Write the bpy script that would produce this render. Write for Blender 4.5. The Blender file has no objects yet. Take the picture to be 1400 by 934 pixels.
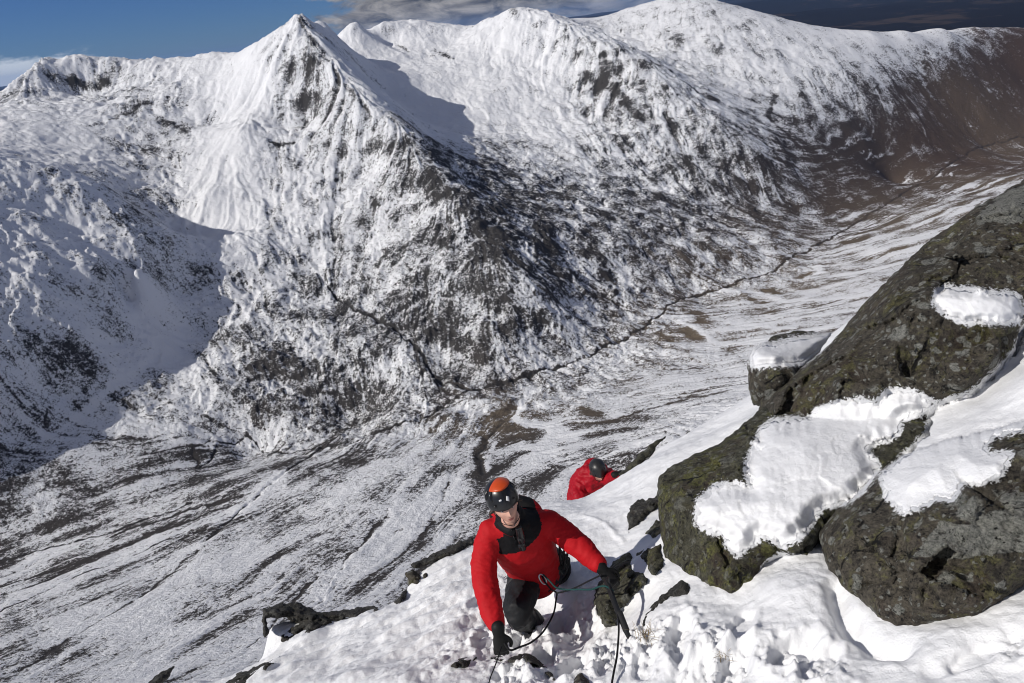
NAZ=1150; NR=1150
import bpy, bmesh, math, time
import numpy as np
from mathutils import Vector, Matrix
from mathutils.geometry import delaunay_2d_cdt

T0 = time.time()
scene = bpy.context.scene
COL = scene.collection
rng = np.random.default_rng(7)

# ------------------------------------------------------------------ camera
FPX = 933.0
PITCH = math.radians(25.0)
ROLL = math.radians(7.0)
cp, sp, ca, sa = math.cos(PITCH), math.sin(PITCH), math.cos(ROLL), math.sin(ROLL)
FW = np.array([0.0, cp, -sp])
R0 = np.array([1.0, 0.0, 0.0]); U0 = np.array([0.0, sp, cp])
RT = R0 * ca - U0 * sa
UP = U0 * ca + R0 * sa

def ray(u, v):
    """direction per unit depth for a point of the photograph (1400 x 934)"""
    u = np.asarray(u, float); v = np.asarray(v, float)
    return FW + ((u - 700.0) / FPX)[..., None] * RT - ((v - 467.0) / FPX)[..., None] * UP

def P(u, v, d):
    return ray(u, v) * np.asarray(d, float)[..., None]

def PR(u, v, r):
    q = ray(u, v); return q * (r / math.hypot(q[0], q[1]))

def PZ(u, v, z):
    q = ray(u, v); return q * (z / q[2])

cam_d = bpy.data.cameras.new("camera")
cam = bpy.data.objects.new("camera", cam_d)
COL.objects.link(cam)
M = Matrix(((RT[0], UP[0], -FW[0], 0), (RT[1], UP[1], -FW[1], 0), (RT[2], UP[2], -FW[2], 0), (0, 0, 0, 1)))
cam.matrix_world = M
cam_d.sensor_width = 36.0
cam_d.lens = 36.0 * FPX / 1400.0
cam_d.clip_start = 0.05
cam_d.clip_end = 120000.0
scene.camera = cam

# ------------------------------------------------------------------ helpers
_G = np.random.default_rng(11).uniform(0, 2 * np.pi, (256, 256)).astype(np.float32)
_GX, _GY = np.cos(_G), np.sin(_G)

def perlin(x, y, seed=0):
    x = np.asarray(x, np.float32) + np.float32(seed * 17.31); y = np.asarray(y, np.float32) + np.float32(seed * 9.77)
    x0 = np.floor(x); y0 = np.floor(y)
    fx = x - x0; fy = y - y0
    i0 = x0.astype(np.int32) & 255; j0 = y0.astype(np.int32) & 255
    i1 = (i0 + 1) & 255; j1 = (j0 + 1) & 255
    ux = fx * fx * fx * (fx * (fx * 6 - 15) + 10); uy = fy * fy * fy * (fy * (fy * 6 - 15) + 10)
    a = _GX[i0, j0] * fx + _GY[i0, j0] * fy
    b = _GX[i1, j0] * (fx - 1) + _GY[i1, j0] * fy
    c = _GX[i0, j1] * fx + _GY[i0, j1] * (fy - 1)
    d = _GX[i1, j1] * (fx - 1) + _GY[i1, j1] * (fy - 1)
    ab = a + ux * (b - a); cd = c + ux * (d - c)
    return (ab + uy * (cd - ab)) * np.float32(1.5)

def fbm(x, y, lam, octv, gain=0.5, seed=0, ridged=False):
    s = 0.0; a = 1.0; n = 0.0
    for k in range(octv):
        p = perlin(x / lam, y / lam, seed + k * 3)
        if ridged: p = 1.0 - 2.0 * np.abs(p)
        s = s + a * p; n += a
        lam *= 0.5; a *= gain
    return s

_G3 = np.random.default_rng(5).normal(size=(4096, 3)).astype(np.float32)
_G3 /= np.linalg.norm(_G3, axis=1)[:, None]
_PM = np.random.default_rng(6).permutation(4096).astype(np.int64)

def perlin3(p, seed=0):
    p = np.asarray(p, np.float32) + np.float32(seed * 13.7)
    q = np.floor(p); f = p - q; q = q.astype(np.int64)
    w = f * f * f * (f * (f * 6 - 15) + 10)
    out = 0
    for dx in (0, 1):
        for dy in (0, 1):
            for dz in (0, 1):
                h = _PM[(q[:, 0] + dx) & 4095]; h = _PM[(h + q[:, 1] + dy) & 4095]; h = _PM[(h + q[:, 2] + dz) & 4095]
                g = _G3[h]
                dd = g[:, 0] * (f[:, 0] - dx) + g[:, 1] * (f[:, 1] - dy) + g[:, 2] * (f[:, 2] - dz)
                wx = w[:, 0] if dx else 1 - w[:, 0]
                wy = w[:, 1] if dy else 1 - w[:, 1]
                wz = w[:, 2] if dz else 1 - w[:, 2]
                out = out + dd * wx * wy * wz
    return out * np.float32(1.5)

def fbm3(p, lam, octv, gain=0.5, seed=0, ridged=False):
    s = 0; a = 1.0
    p = np.asarray(p, np.float32)
    for k in range(octv):
        q = perlin3(p / lam, seed + k * 5)
        if ridged: q = 1 - 2 * np.abs(q)
        s = s + a * q; lam *= 0.5; a *= gain
    return s

def sstep(a, b, x):
    t = np.clip((x - a) / (b - a), 0, 1)
    return t * t * (3 - 2 * t)

class RBF:
    def __init__(self, pts, val, c=0.0, lam=0.0):
        self.p = np.asarray(pts, float); val = np.asarray(val, float); self.c = c
        n = len(self.p); k = self.p.shape[1]
        D = np.sqrt(((self.p[:, None] - self.p[None]) ** 2).sum(-1) + c * c)
        A = np.zeros((n + k + 1, n + k + 1))
        A[:n, :n] = -D + np.eye(n) * lam
        A[:n, n] = 1; A[n, :n] = 1
        A[:n, n + 1:] = self.p; A[n + 1:, :n] = self.p.T
        b = np.zeros((n + k + 1,) + val.shape[1:]); b[:n] = val
        self.w = np.linalg.lstsq(A, b, rcond=None)[0]
    def __call__(self, q):
        q = np.asarray(q, np.float32); sh = q.shape[:-1]; q = q.reshape(-1, q.shape[-1])
        n = len(self.p); out = np.empty((len(q),) + self.w.shape[1:], np.float32)
        p32 = self.p.astype(np.float32); W = self.w.astype(np.float32)
        for s in range(0, len(q), 20000):
            t = q[s:s + 20000]
            D = np.zeros((len(t), n), np.float32)
            for k in range(q.shape[1]):
                D += (t[:, k:k + 1] - p32[None, :, k]) ** 2
            np.sqrt(D + np.float32(self.c ** 2), out=D)
            out[s:s + 20000] = -D @ W[:n] + W[n] + t @ W[n + 1:]
        return out.reshape(sh + self.w.shape[1:])

def grid_mesh(name, X, Y, Z, attrs=None, smooth=True):
    """quad sheet from 2-D arrays"""
    nr, nc = X.shape
    co = np.stack([X, Y, Z], -1).astype(np.float32).reshape(-1)
    idx = np.arange(nr * nc, dtype=np.int32).reshape(nr, nc)
    f = np.stack([idx[:-1, :-1], idx[:-1, 1:], idx[1:, 1:], idx[1:, :-1]], -1).reshape(-1, 4)
    return raw_mesh(name, co, f, attrs, smooth)

def raw_mesh(name, co, faces, attrs=None, smooth=True):
    faces = np.asarray(faces, np.int32); k = faces.shape[1]
    me = bpy.data.meshes.new(name)
    co = np.asarray(co, np.float32).reshape(-1)
    me.vertices.add(len(co) // 3); me.vertices.foreach_set("co", co)
    me.loops.add(faces.size); me.loops.foreach_set("vertex_index", faces.reshape(-1))
    me.polygons.add(len(faces)); me.polygons.foreach_set("loop_start", np.arange(0, faces.size, k, dtype=np.int32))
    me.update(calc_edges=True)
    me.polygons.foreach_set("use_smooth", np.full(len(faces), smooth, dtype=bool))
    for n, a in (attrs or {}).items():
        at = me.attributes.new(n, 'FLOAT', 'POINT'); at.data.foreach_set("value", np.asarray(a, np.float32).reshape(-1))
    return me

def link(name, me, mat=None, parent=None, label=None, cat=None, group=None, kind=None):
    o = bpy.data.objects.new(name, me)
    COL.objects.link(o)
    if mat is not None and me is not None:
        me.materials.clear(); me.materials.append(mat)
    if parent is not None: o.parent = parent
    if label: o["label"] = label
    if cat: o["category"] = cat
    if group: o["group"] = group
    if kind: o["kind"] = kind
    return o

# ------------------------------------------------------------------ node helper
class NT:
    def __init__(self, name, world=False):
        if world:
            self.m = bpy.data.worlds.new(name); scene.world = self.m
        else:
            self.m = bpy.data.materials.new(name)
        self.m.use_nodes = True
        self.t = self.m.node_tree; self.t.nodes.clear()
    def n(self, typ, ins=None, **kw):
        nd = self.t.nodes.new(typ)
        for k, v in kw.items(): setattr(nd, k, v)
        for k, v in (ins or {}).items():
            s = nd.inputs[k]
            if isinstance(v, bpy.types.NodeSocket): self.t.links.new(v, s)
            elif isinstance(v, bpy.types.Node): self.t.links.new(v.outputs[0], s)
            else: s.default_value = v
        return nd
    def math(self, op, a, b=0.0, c=None, clamp=False):
        ins = {0: a, 1: b}
        if c is not None: ins[2] = c
        return self.n('ShaderNodeMath', ins, operation=op, use_clamp=clamp).outputs[0]
    def attr(self, name):
        return self.n('ShaderNodeAttribute', attribute_name=name).outputs['Fac']
    def noise(self, vec, scale, detail=4, rough=0.5, dist=0.0):
        return self.n('ShaderNodeTexNoise', {'Vector': vec, 'Scale': scale, 'Detail': detail, 'Roughness': rough, 'Distortion': dist}).outputs['Fac']
    def sstep(self, x, a, b, lo=0.0, hi=1.0):
        return self.n('ShaderNodeMapRange', {'Value': x, 'From Min': a, 'From Max': b, 'To Min': lo, 'To Max': hi}, interpolation_type='SMOOTHSTEP').outputs[0]
    def mix(self, f, a, b):
        nd = self.n('ShaderNodeMix', data_type='RGBA')
        for i, v in ((0, f), (6, a), (7, b)):
            if isinstance(v, bpy.types.NodeSocket): self.t.links.new(v, nd.inputs[i])
            else: nd.inputs[i].default_value = v if i == 0 else tuple(v) + ((1,) if len(v) == 3 else ())
        return nd.outputs[2]
    def pos(self):
        return self.n('ShaderNodeNewGeometry').outputs['Position']
    def obj(self):
        return self.n('ShaderNodeTexCoord').outputs['Object']
    def bump(self, h, strength, dist, normal=None):
        ins = {'Height': h, 'Strength': strength, 'Distance': dist}
        if normal is not None: ins['Normal'] = normal
        return self.n('ShaderNodeBump', ins).outputs[0]
    def out(self, color, rough=0.6, normal=None, **kw):
        ins = {'Base Color': color, 'Roughness': rough}
        if normal is not None: ins['Normal'] = normal
        ins.update(kw)
        if not isinstance(color, bpy.types.NodeSocket): ins['Base Color'] = tuple(color) + ((1,) if len(color) == 3 else ())
        b = self.n('ShaderNodeBsdfPrincipled', ins)
        self.n('ShaderNodeOutputMaterial', {'Surface': b.outputs[0]})
        return self.m
HAZE = 1.3e-5
# ------------------------------------------------------------------ light and sky
SUN_AZ = math.radians(-111.0)     # from the view direction, negative = to the left
SUN_EL = math.radians(35.0)
sdir = Vector((math.sin(SUN_AZ) * math.cos(SUN_EL), math.cos(SUN_AZ) * math.cos(SUN_EL), math.sin(SUN_EL)))
sl = bpy.data.lights.new("sun", 'SUN'); sl.energy = 3.7; sl.angle = math.radians(0.5); sl.color = (1.0, 0.955, 0.89)
so = bpy.data.objects.new("sun", sl); COL.objects.link(so)
so.rotation_euler = sdir.to_track_quat('Z', 'Y').to_euler()

w = NT("World", True)
sky = w.n('ShaderNodeTexSky', sky_type='NISHITA')
sky.sun_disc = False; sky.sun_elevation = SUN_EL; sky.sun_rotation = SUN_AZ % (2 * math.pi)
sky.altitude = 1200; sky.air_density = 0.9; sky.dust_density = 0.2; sky.ozone_density = 3.0
tc = w.n('ShaderNodeTexCoord').outputs['Generated']
sx = w.n('ShaderNodeSeparateXYZ', {0: tc})
azi = w.math('ARCTAN2', sx.outputs[0], sx.outputs[1])
ele = w.math('ARCSINE', sx.outputs[2])
deep = w.n('ShaderNodeMix', {0: 1.0, 6: sky.outputs[0], 7: (0.20, 0.32, 0.56, 1)}, data_type='RGBA', blend_type='MULTIPLY').outputs[2]
# cloud bank beyond the ridge and a bright cloud low on the left
cmap = w.n('ShaderNodeMapping', {'Vector': tc, 'Scale': (1, 1, 3.0)}).outputs[0]
cn = w.noise(cmap, 16.0, 8, 0.6, 0.4)
cn2 = w.noise(cmap, 22.0, 8, 0.62, 0.6)
wob = w.math('MULTIPLY', w.math('SUBTRACT', cn, 0.5), 0.30)
az2 = w.math('ADD', azi, wob)
bank = w.math('MULTIPLY', w.sstep(az2, -0.21, -0.15), w.sstep(az2, 0.60, 0.80, 1, 0))
el2 = w.math('ADD', ele, w.math('MULTIPLY', w.math('SUBTRACT', cn, 0.5), 0.10))
bank = w.math('MULTIPLY', bank, w.sstep(el2, -0.02, 0.005))
bank = w.math('MULTIPLY', bank, w.sstep(ele, 0.16, 0.30, 1, 0))
bankcol = w.n('ShaderNodeValToRGB', {0: cn2})
bankcol.color_ramp.elements[0].position = 0.36; bankcol.color_ramp.elements[0].color = (0.75, 0.8, 0.95, 1)
bankcol.color_ramp.elements[1].position = 0.68; bankcol.color_ramp.elements[1].color = (4.6, 4.4, 4.3, 1)
low = w.math('MULTIPLY', w.sstep(az2, -0.47, -0.53), w.sstep(el2, 0.012, 0.030, 1, 0))
c1 = w.mix(bank, deep, bankcol.outputs[0])
c2 = w.mix(low, c1, (6.0, 6.6, 7.4))
# broken cloud added out of view overhead and behind, for neutral fill light
hn = w.noise(tc, 2.6, 6, 0.55, 0.4)
over_ = w.math('MULTIPLY', w.sstep(hn, 0.42, 0.60), w.sstep(ele, 0.16, 0.34))
c2 = w.mix(over_, c2, (3.0, 3.0, 3.1))
bg = w.n('ShaderNodeBackground', {'Color': c2, 'Strength': 0.1})
w.n('ShaderNodeOutputWorld', {'Surface': bg.outputs[0]})

scene.view_settings.view_transform = 'Standard'
scene.view_settings.look = 'None'
scene.view_settings.exposure = 0.0
scene.view_settings.gamma = 1.0
scene.view_settings.use_curve_mapping = False
scene.cycles.max_bounces = 5
scene.cycles.diffuse_bounces = 3
scene.cycles.use_denoising = True
scene.cycles.denoising_prefilter = 'ACCURATE'
scene.cycles.filter_width = 1.05

# ------------------------------------------------------------------ mountains: control lines
ctl = []
def line(*pts, step=28.0):
    """pts (u, v, r): a crest or foot line followed across the ground, r metres away"""
    for (a, b) in zip(pts[:-1], pts[1:]):
        n = max(1, int(math.hypot(b[0] - a[0], b[1] - a[1]) / step))
        for k in range(n):
            t = k / n
            u = a[0] + (b[0] - a[0]) * t; v = a[1] + (b[1] - a[1]) * t
            r = math.exp(math.log(a[2]) * (1 - t) + math.log(b[2]) * t)
            ctl.append(PR(u, v, r))
    ctl.append(PR(*pts[-1]))
def zline(*pts, step=28.0):
    for (a, b) in zip(pts[:-1], pts[1:]):
        n = max(1, int(math.hypot(b[0] - a[0], b[1] - a[1]) / step))
        for k in range(n):
            t = k / n
            ctl.append(PZ(*[a[i] + (b[i] - a[i]) * t for i in range(3)]))
    ctl.append(PZ(*pts[-1]))
def back(*pts, drop=((140, 35), (420, 170))):
    for (a, b) in zip(pts[:-1], pts[1:]):
        n = max(1, int(math.hypot(b[0] - a[0], b[1] - a[1]) / 22.0))
        for k in range(n):
            t = k / n
            q = PR(a[0] + (b[0] - a[0]) * t, a[1] + (b[1] - a[1]) * t, a[2] + (b[2] - a[2]) * t); h = math.hypot(q[0], q[1])
            for dr, dz in drop: ctl.append(np.array([q[0] * (1 + dr / h), q[1] * (1 + dr / h), q[2] - dz]))
def pts(*ps):
    for p in ps: ctl.append(PR(*p))
def zpts(*ps):
    for p in ps: ctl.append(PZ(*p))

# skyline, left cliffs and the pointed peak
line((-160, 190, 2100), (-60, 160, 2150), (0, 137, 2150), (22, 113, 2150), (45, 95, 2170), (62, 86, 2200), (110, 82, 2200), (150, 82, 2180), (180, 85, 2150), (250, 80, 2150),
     (290, 75, 2080), (335, 68, 2000), (372, 47, 1950), (398, 29, 1910), (411, 23, 1900))
line((411, 23, 1900), (424, 28, 2100), (440, 30, 2250), (485, 31, 2450), (525, 29, 2540), (560, 28, 2600), (625, 34, 2600), (662, 29, 2520), (692, 18, 2460), (714, 15, 2430))
line((411, 23, 1900), (430, 58, 1800), (455, 92, 1700), (480, 122, 1620), (525, 165, 1500), (590, 230, 1350), (640, 285, 1230), (690, 345, 1120), (730, 385, 1060))
back((-160, 190, 2100), (0, 134, 2150), (62, 84, 2200), (180, 83, 2150), (290, 73, 2080), (350, 60, 1990), (390, 33, 1920))
back((460, 32, 2350), (560, 28, 2600), (625, 34, 2600), (662, 29, 2520), (714, 15, 2430))
back((740, 24, 2680), (820, 25, 2900), (910, -1, 2820), (990, 6, 2780), (1100, 36, 2780), (1195, 49, 2850), (1290, 40, 3150), (1400, 39, 3600), drop=((240, 30), (700, 190)))
# ground in the corrie behind the arete
pts((470, 70, 2350), (500, 90, 2250), (530, 60, 2480), (560, 112, 2100), (520, 130, 2020), (560, 165, 1860), (620, 60, 2450), (620, 100, 2200), (620, 150, 1980), (680, 70, 2300),
    (690, 120, 2080), (640, 195, 1700), (700, 180, 1850), (700, 235, 1580), (760, 220, 1700), (760, 280, 1430), (610, 205, 1620), (660, 262, 1400))
# second summit and its spur
line((714, 15, 2430), (740, 24, 2370), (780, 42, 2280), (830, 66, 2170), (875, 92, 2080), (930, 135, 1990), (985, 180, 1900), (1040, 225, 1850))
pts((740, 80, 2230), (780, 120, 2080), (820, 130, 2040), (850, 200, 1790), (820, 260, 1560), (900, 250, 1680), (920, 190, 1850), (1000, 260, 1730), (1060, 275, 1760), (1090, 310, 1660), (830, 330, 1300), (900, 330, 1370), (960, 300, 1560),
    (820, 420, 1120), (760, 400, 1080), (740, 455, 985), (860, 390, 1200), (680, 470, 940))
# third summit and the long ridge to the right
line((714, 15, 2430), (735, 18, 2650), (770, 28, 2850), (820, 25, 2900), (850, 15, 2880), (880, 5, 2850), (910, -1, 2820), (950, -1, 2800), (990, 6, 2780), (1040, 18, 2780), (1100, 36, 2780),
     (1150, 46, 2800), (1195, 49, 2850), (1240, 44, 2980), (1290, 40, 3150), (1340, 39, 3350), (1400, 39, 3600), (1500, 40, 4000), (1640, 60, 4400))
pts((830, 52, 2600), (880, 70, 2500), (930, 100, 2330), (980, 60, 2530), (1000, 130, 2240), (1040, 90, 2450), (1100, 90, 2520), (1100, 160, 2230), (1060, 190, 2020), (1180, 110, 2560),
    (1180, 190, 2290), (1100, 240, 1950), (1130, 280, 1850), (1260, 100, 2830), (1260, 170, 2560), (1340, 100, 3080), (1350, 150, 2900), (1050, 330, 1500), (1000, 340, 1420), (1400, 110, 3260), (1220, 250, 2250))
# river
zline((1600, 150, -560), (1500, 165, -550), (1400, 187, -541), (1345, 200, -538), (1290, 232, -534), (1230, 268, -528), (1130, 330, -520), (1060, 368, -512), (1000, 392, -506), (940, 405, -500), (905, 432, -496), (880, 450, -493),
      (820, 482, -488), (760, 508, -484), (700, 525, -481), (640, 540, -478), (600, 562, -475), (560, 578, -472), (450, 625, -466), (300, 662, -460), (150, 700, -454), (0, 740, -447), (-150, 780, -440))
# face of the pointed peak and the ground below it
pts((350, 120, 1800), (380, 150, 1700), (420, 170, 1650), (330, 180, 1620), (300, 250, 1500), (290, 262, 1470), (330, 330, 1300), (380, 250, 1480), (450, 250, 1430), (500, 240, 1440), (400, 330, 1290),
    (480, 340, 1240), (560, 300, 1270), (560, 380, 1120), (450, 410, 1140), (500, 480, 985), (350, 440, 1110), (250, 450, 1130), (300, 520, 1000), (200, 540, 1010), (400, 560, 915), (560, 510, 925), (620, 440, 1010),
    (620, 500, 935), (250, 590, 925), (350, 620, 880), (100, 620, 930), (0, 640, 940), (480, 580, 890))
# left corrie
pts((20, 135, 2125), (70, 130, 2135), (110, 128, 2130), (160, 118, 2110), (210, 110, 2050), (290, 110, 1950), (240, 150, 1850), (150, 160, 1880), (60, 170, 1850), (0, 200, 1750), (290, 170, 1780), (180, 215, 1690), (230, 250, 1590),
    (240, 300, 1470), (280, 330, 1380), (225, 330, 1400), (240, 400, 1200), (190, 420, 1170), (160, 470, 1090), (80, 540, 1030), (0, 590, 990))
# rocky shoulder on the left
line((-160, 195, 1500), (-60, 208, 1480), (0, 216, 1450), (60, 232, 1420), (120, 248, 1390), (160, 268, 1350), (185, 300, 1290), (195, 330, 1240), (180, 380, 1170))
pts((0, 300, 1270), (60, 300, 1290), (120, 330, 1250), (150, 380, 1170), (60, 400, 1130), (0, 400, 1130), (100, 450, 1080), (40, 480, 1060), (0, 520, 1030), (-120, 300, 1250), (-120, 450, 1080), (-150, 560, 990))
# valley side below the camera
zpts((1000, 480, -478), (960, 440, -490), (1100, 410, -492), (1060, 470, -470), (1200, 340, -500), (1200, 380, -478), (1300, 285, -500), (1300, 320, -478), (1400, 240, -508), (1400, 280, -475), (1600, 210, -490), (900, 520, -470),
     (900, 570, -445), (800, 560, -465), (800, 630, -432), (700, 600, -462), (700, 670, -430), (600, 640, -448), (600, 720, -412), (500, 700, -425), (500, 780, -385), (400, 700, -440), (400, 770, -402), (400, 850, -350),
     (300, 760, -418), (300, 860, -360), (200, 780, -424), (200, 880, -360), (100, 800, -424), (100, 900, -358), (0, 820, -422), (0, 930, -345), (-120, 860, -410), (-150, 960, -335), (620, 790, -370), (1000, 560, -420), (1150, 480, -430))
# the mountain under the camera (hidden by its own edge) and the far side of the ridges
for a in range(-150, 160, 15):
    t = math.radians(a)
    for r, dep in ((12, 53), (30, 52), (70, 51), (140, 50)):
        if abs(a) > 60: dep = 25
        ctl.append(np.array([r * math.sin(t), r * math.cos(t), -r * math.tan(math.radians(dep))]))
    if abs(a) <= 60:
        ctl.append(np.array([5200 * math.sin(t), 5200 * math.cos(t), -700 if a < 20 else -600]))
        ctl.append(np.array([6500 * math.sin(t), 6500 * math.cos(t), -800]))
ctl.append(np.array([-1500, 250, -190])); ctl.append(np.array([-1900, 700, -60])); ctl.append(np.array([-2300, 1100, 90])); ctl.append(np.array([-1100, 100, -240]))
ctl = np.array(ctl)
# the left corrie wall turns its face to the right, away from the sun
for i in range(len(ctl)):
    x, y, z = ctl[i]; dc = ctl[i] @ FW
    if dc > 900:
        u = 700 + FPX * (ctl[i] @ RT) / dc; v = 467 - FPX * (ctl[i] @ UP) / dc
        if u < 260 and 128 < v < 265: ctl[i] = ctl[i] * (1 - 0.04 * min(1.0, (260 - u) / 260))
H0 = RBF(ctl[:, :2], ctl[:, 2], c=13.0, lam=1.0)

th_edges = np.concatenate([np.radians(np.linspace(-125, -50.1, 130)), np.radians(np.linspace(-50, 42, NAZ)), np.radians(np.linspace(42.2, 60, 40))])
r_rows = np.concatenate([np.geomspace(11, 240, 60)[:-1], np.geomspace(240, 2950, NR)[:-1], np.geomspace(2950, 5600, max(60, NR // 6))])
RR, TH = np.meshgrid(r_rows, th_edges, indexing='ij')
X = (RR * np.sin(TH)).astype(np.float32); Y = (RR * np.cos(TH)).astype(np.float32)

# coarse lattice of the base form: heights and downslope directions
GS = 16.0; gx = np.arange(-4700, 5000, GS); gy = np.arange(-3300, 5700, GS)
def lattice():
    A, B = np.meshgrid(gx, gy, indexing='ij')
    Z = np.zeros(A.shape, np.float32)
    far = (np.hypot(A, B) < 5800) & (np.arctan2(A, B) > math.radians(-128)) & (np.arctan2(A, B) < math.radians(62)) 
    Z[far] = H0(np.stack([A[far], B[far]], -1))
    return Z
LZ = lattice()
def blur(a, n):
    for _ in range(n):
        b = a.copy()
        b[1:-1] = (a[:-2] + 2 * a[1:-1] + a[2:]) / 4; a = b.copy()
        a[:, 1:-1] = (b[:, :-2] + 2 * b[:, 1:-1] + b[:, 2:]) / 4
    return a
def samp(L, x, y):
    fx = np.clip((x - gx[0]) / GS, 0, L.shape[0] - 1.01); fy = np.clip((y - gy[0]) / GS, 0, L.shape[1] - 1.01)
    i = fx.astype(np.int32); j = fy.astype(np.int32); a = (fx - i).astype(np.float32); b = (fy - j).astype(np.float32)
    return (L[i, j] * (1 - a) + L[i + 1, j] * a) * (1 - b) + (L[i, j + 1] * (1 - a) + L[i + 1, j + 1] * a) * b
LB = blur(LZ, 6)
GXs, GYs = np.gradient(LB, GS)
gl = np.hypot(GXs, GYs) + 0.02

def hit(u, v):
    """first place where the line of sight meets the base form"""
    q = ray(u, v); h = math.hypot(q[0], q[1])
    r = np.geomspace(200, 5400, 1600)
    x, y, z = (q[0] / h * r, q[1] / h * r, q[2] / h * r)
    d = z - samp(LZ, x, y)
    k = np.argmax(d < 0) if (d < 0).any() else len(r) - 1
    return np.array([x[k], y[k]])

# streak directions: down the slope, and along the drift lines of the valley floor
DX = -GXs / gl; DY = -GYs / gl
over = [((0, 830), (300, 700)), ((120, 900), (400, 740)), ((300, 880), (560, 680)), ((0, 740), (250, 660)), ((100, 780), (420, 660)), ((450, 800), (620, 640)), ((-100, 860), (100, 780)),
        ((1000, 470), (1150, 440)), ((1100, 420), (1250, 385)), ((1200, 350), (1380, 300)), ((1300, 290), (1400, 255)), ((860, 540), (1000, 520)), ((950, 440), (1080, 430)), ((1250, 300), (1390, 235)), ((720, 600), (850, 590))]
oa = []
for (a, b) in over:
    A = hit(*a); B = hit(*b); d = (B - A) / np.linalg.norm(B - A); oa.append(np.concatenate([(A + B) / 2, d, [np.linalg.norm(B - A) * 0.45]]))
oa = np.array(oa)
AA, BB = np.meshgrid(gx, gy, indexing='ij')
wsum = np.zeros(AA.shape); dxs = np.zeros(AA.shape); dys = np.zeros(AA.shape)
for (x, y, dx, dy, s) in oa:
    g = np.exp(-((AA - x) ** 2 + (BB - y) ** 2) / (2 * s * s)); wsum += g; dxs += g * dx; dys += g * dy
kk = np.clip(wsum * 2.0, 0, 1)
sg = np.sign(DX * dxs + DY * dys); sg[sg == 0] = 1
fxm = dxs / (np.hypot(dxs, dys) + 1e-9) * sg; fym = dys / (np.hypot(dxs, dys) + 1e-9) * sg
DX = DX * (1 - kk) + fxm * kk; DY = DY * (1 - kk) + fym * kk
dl = np.hypot(DX, DY) + 1e-6
DX = (DX / dl).astype(np.float32); DY = (DY / dl).astype(np.float32)
FLOOR = kk.astype(np.float32)

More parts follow.
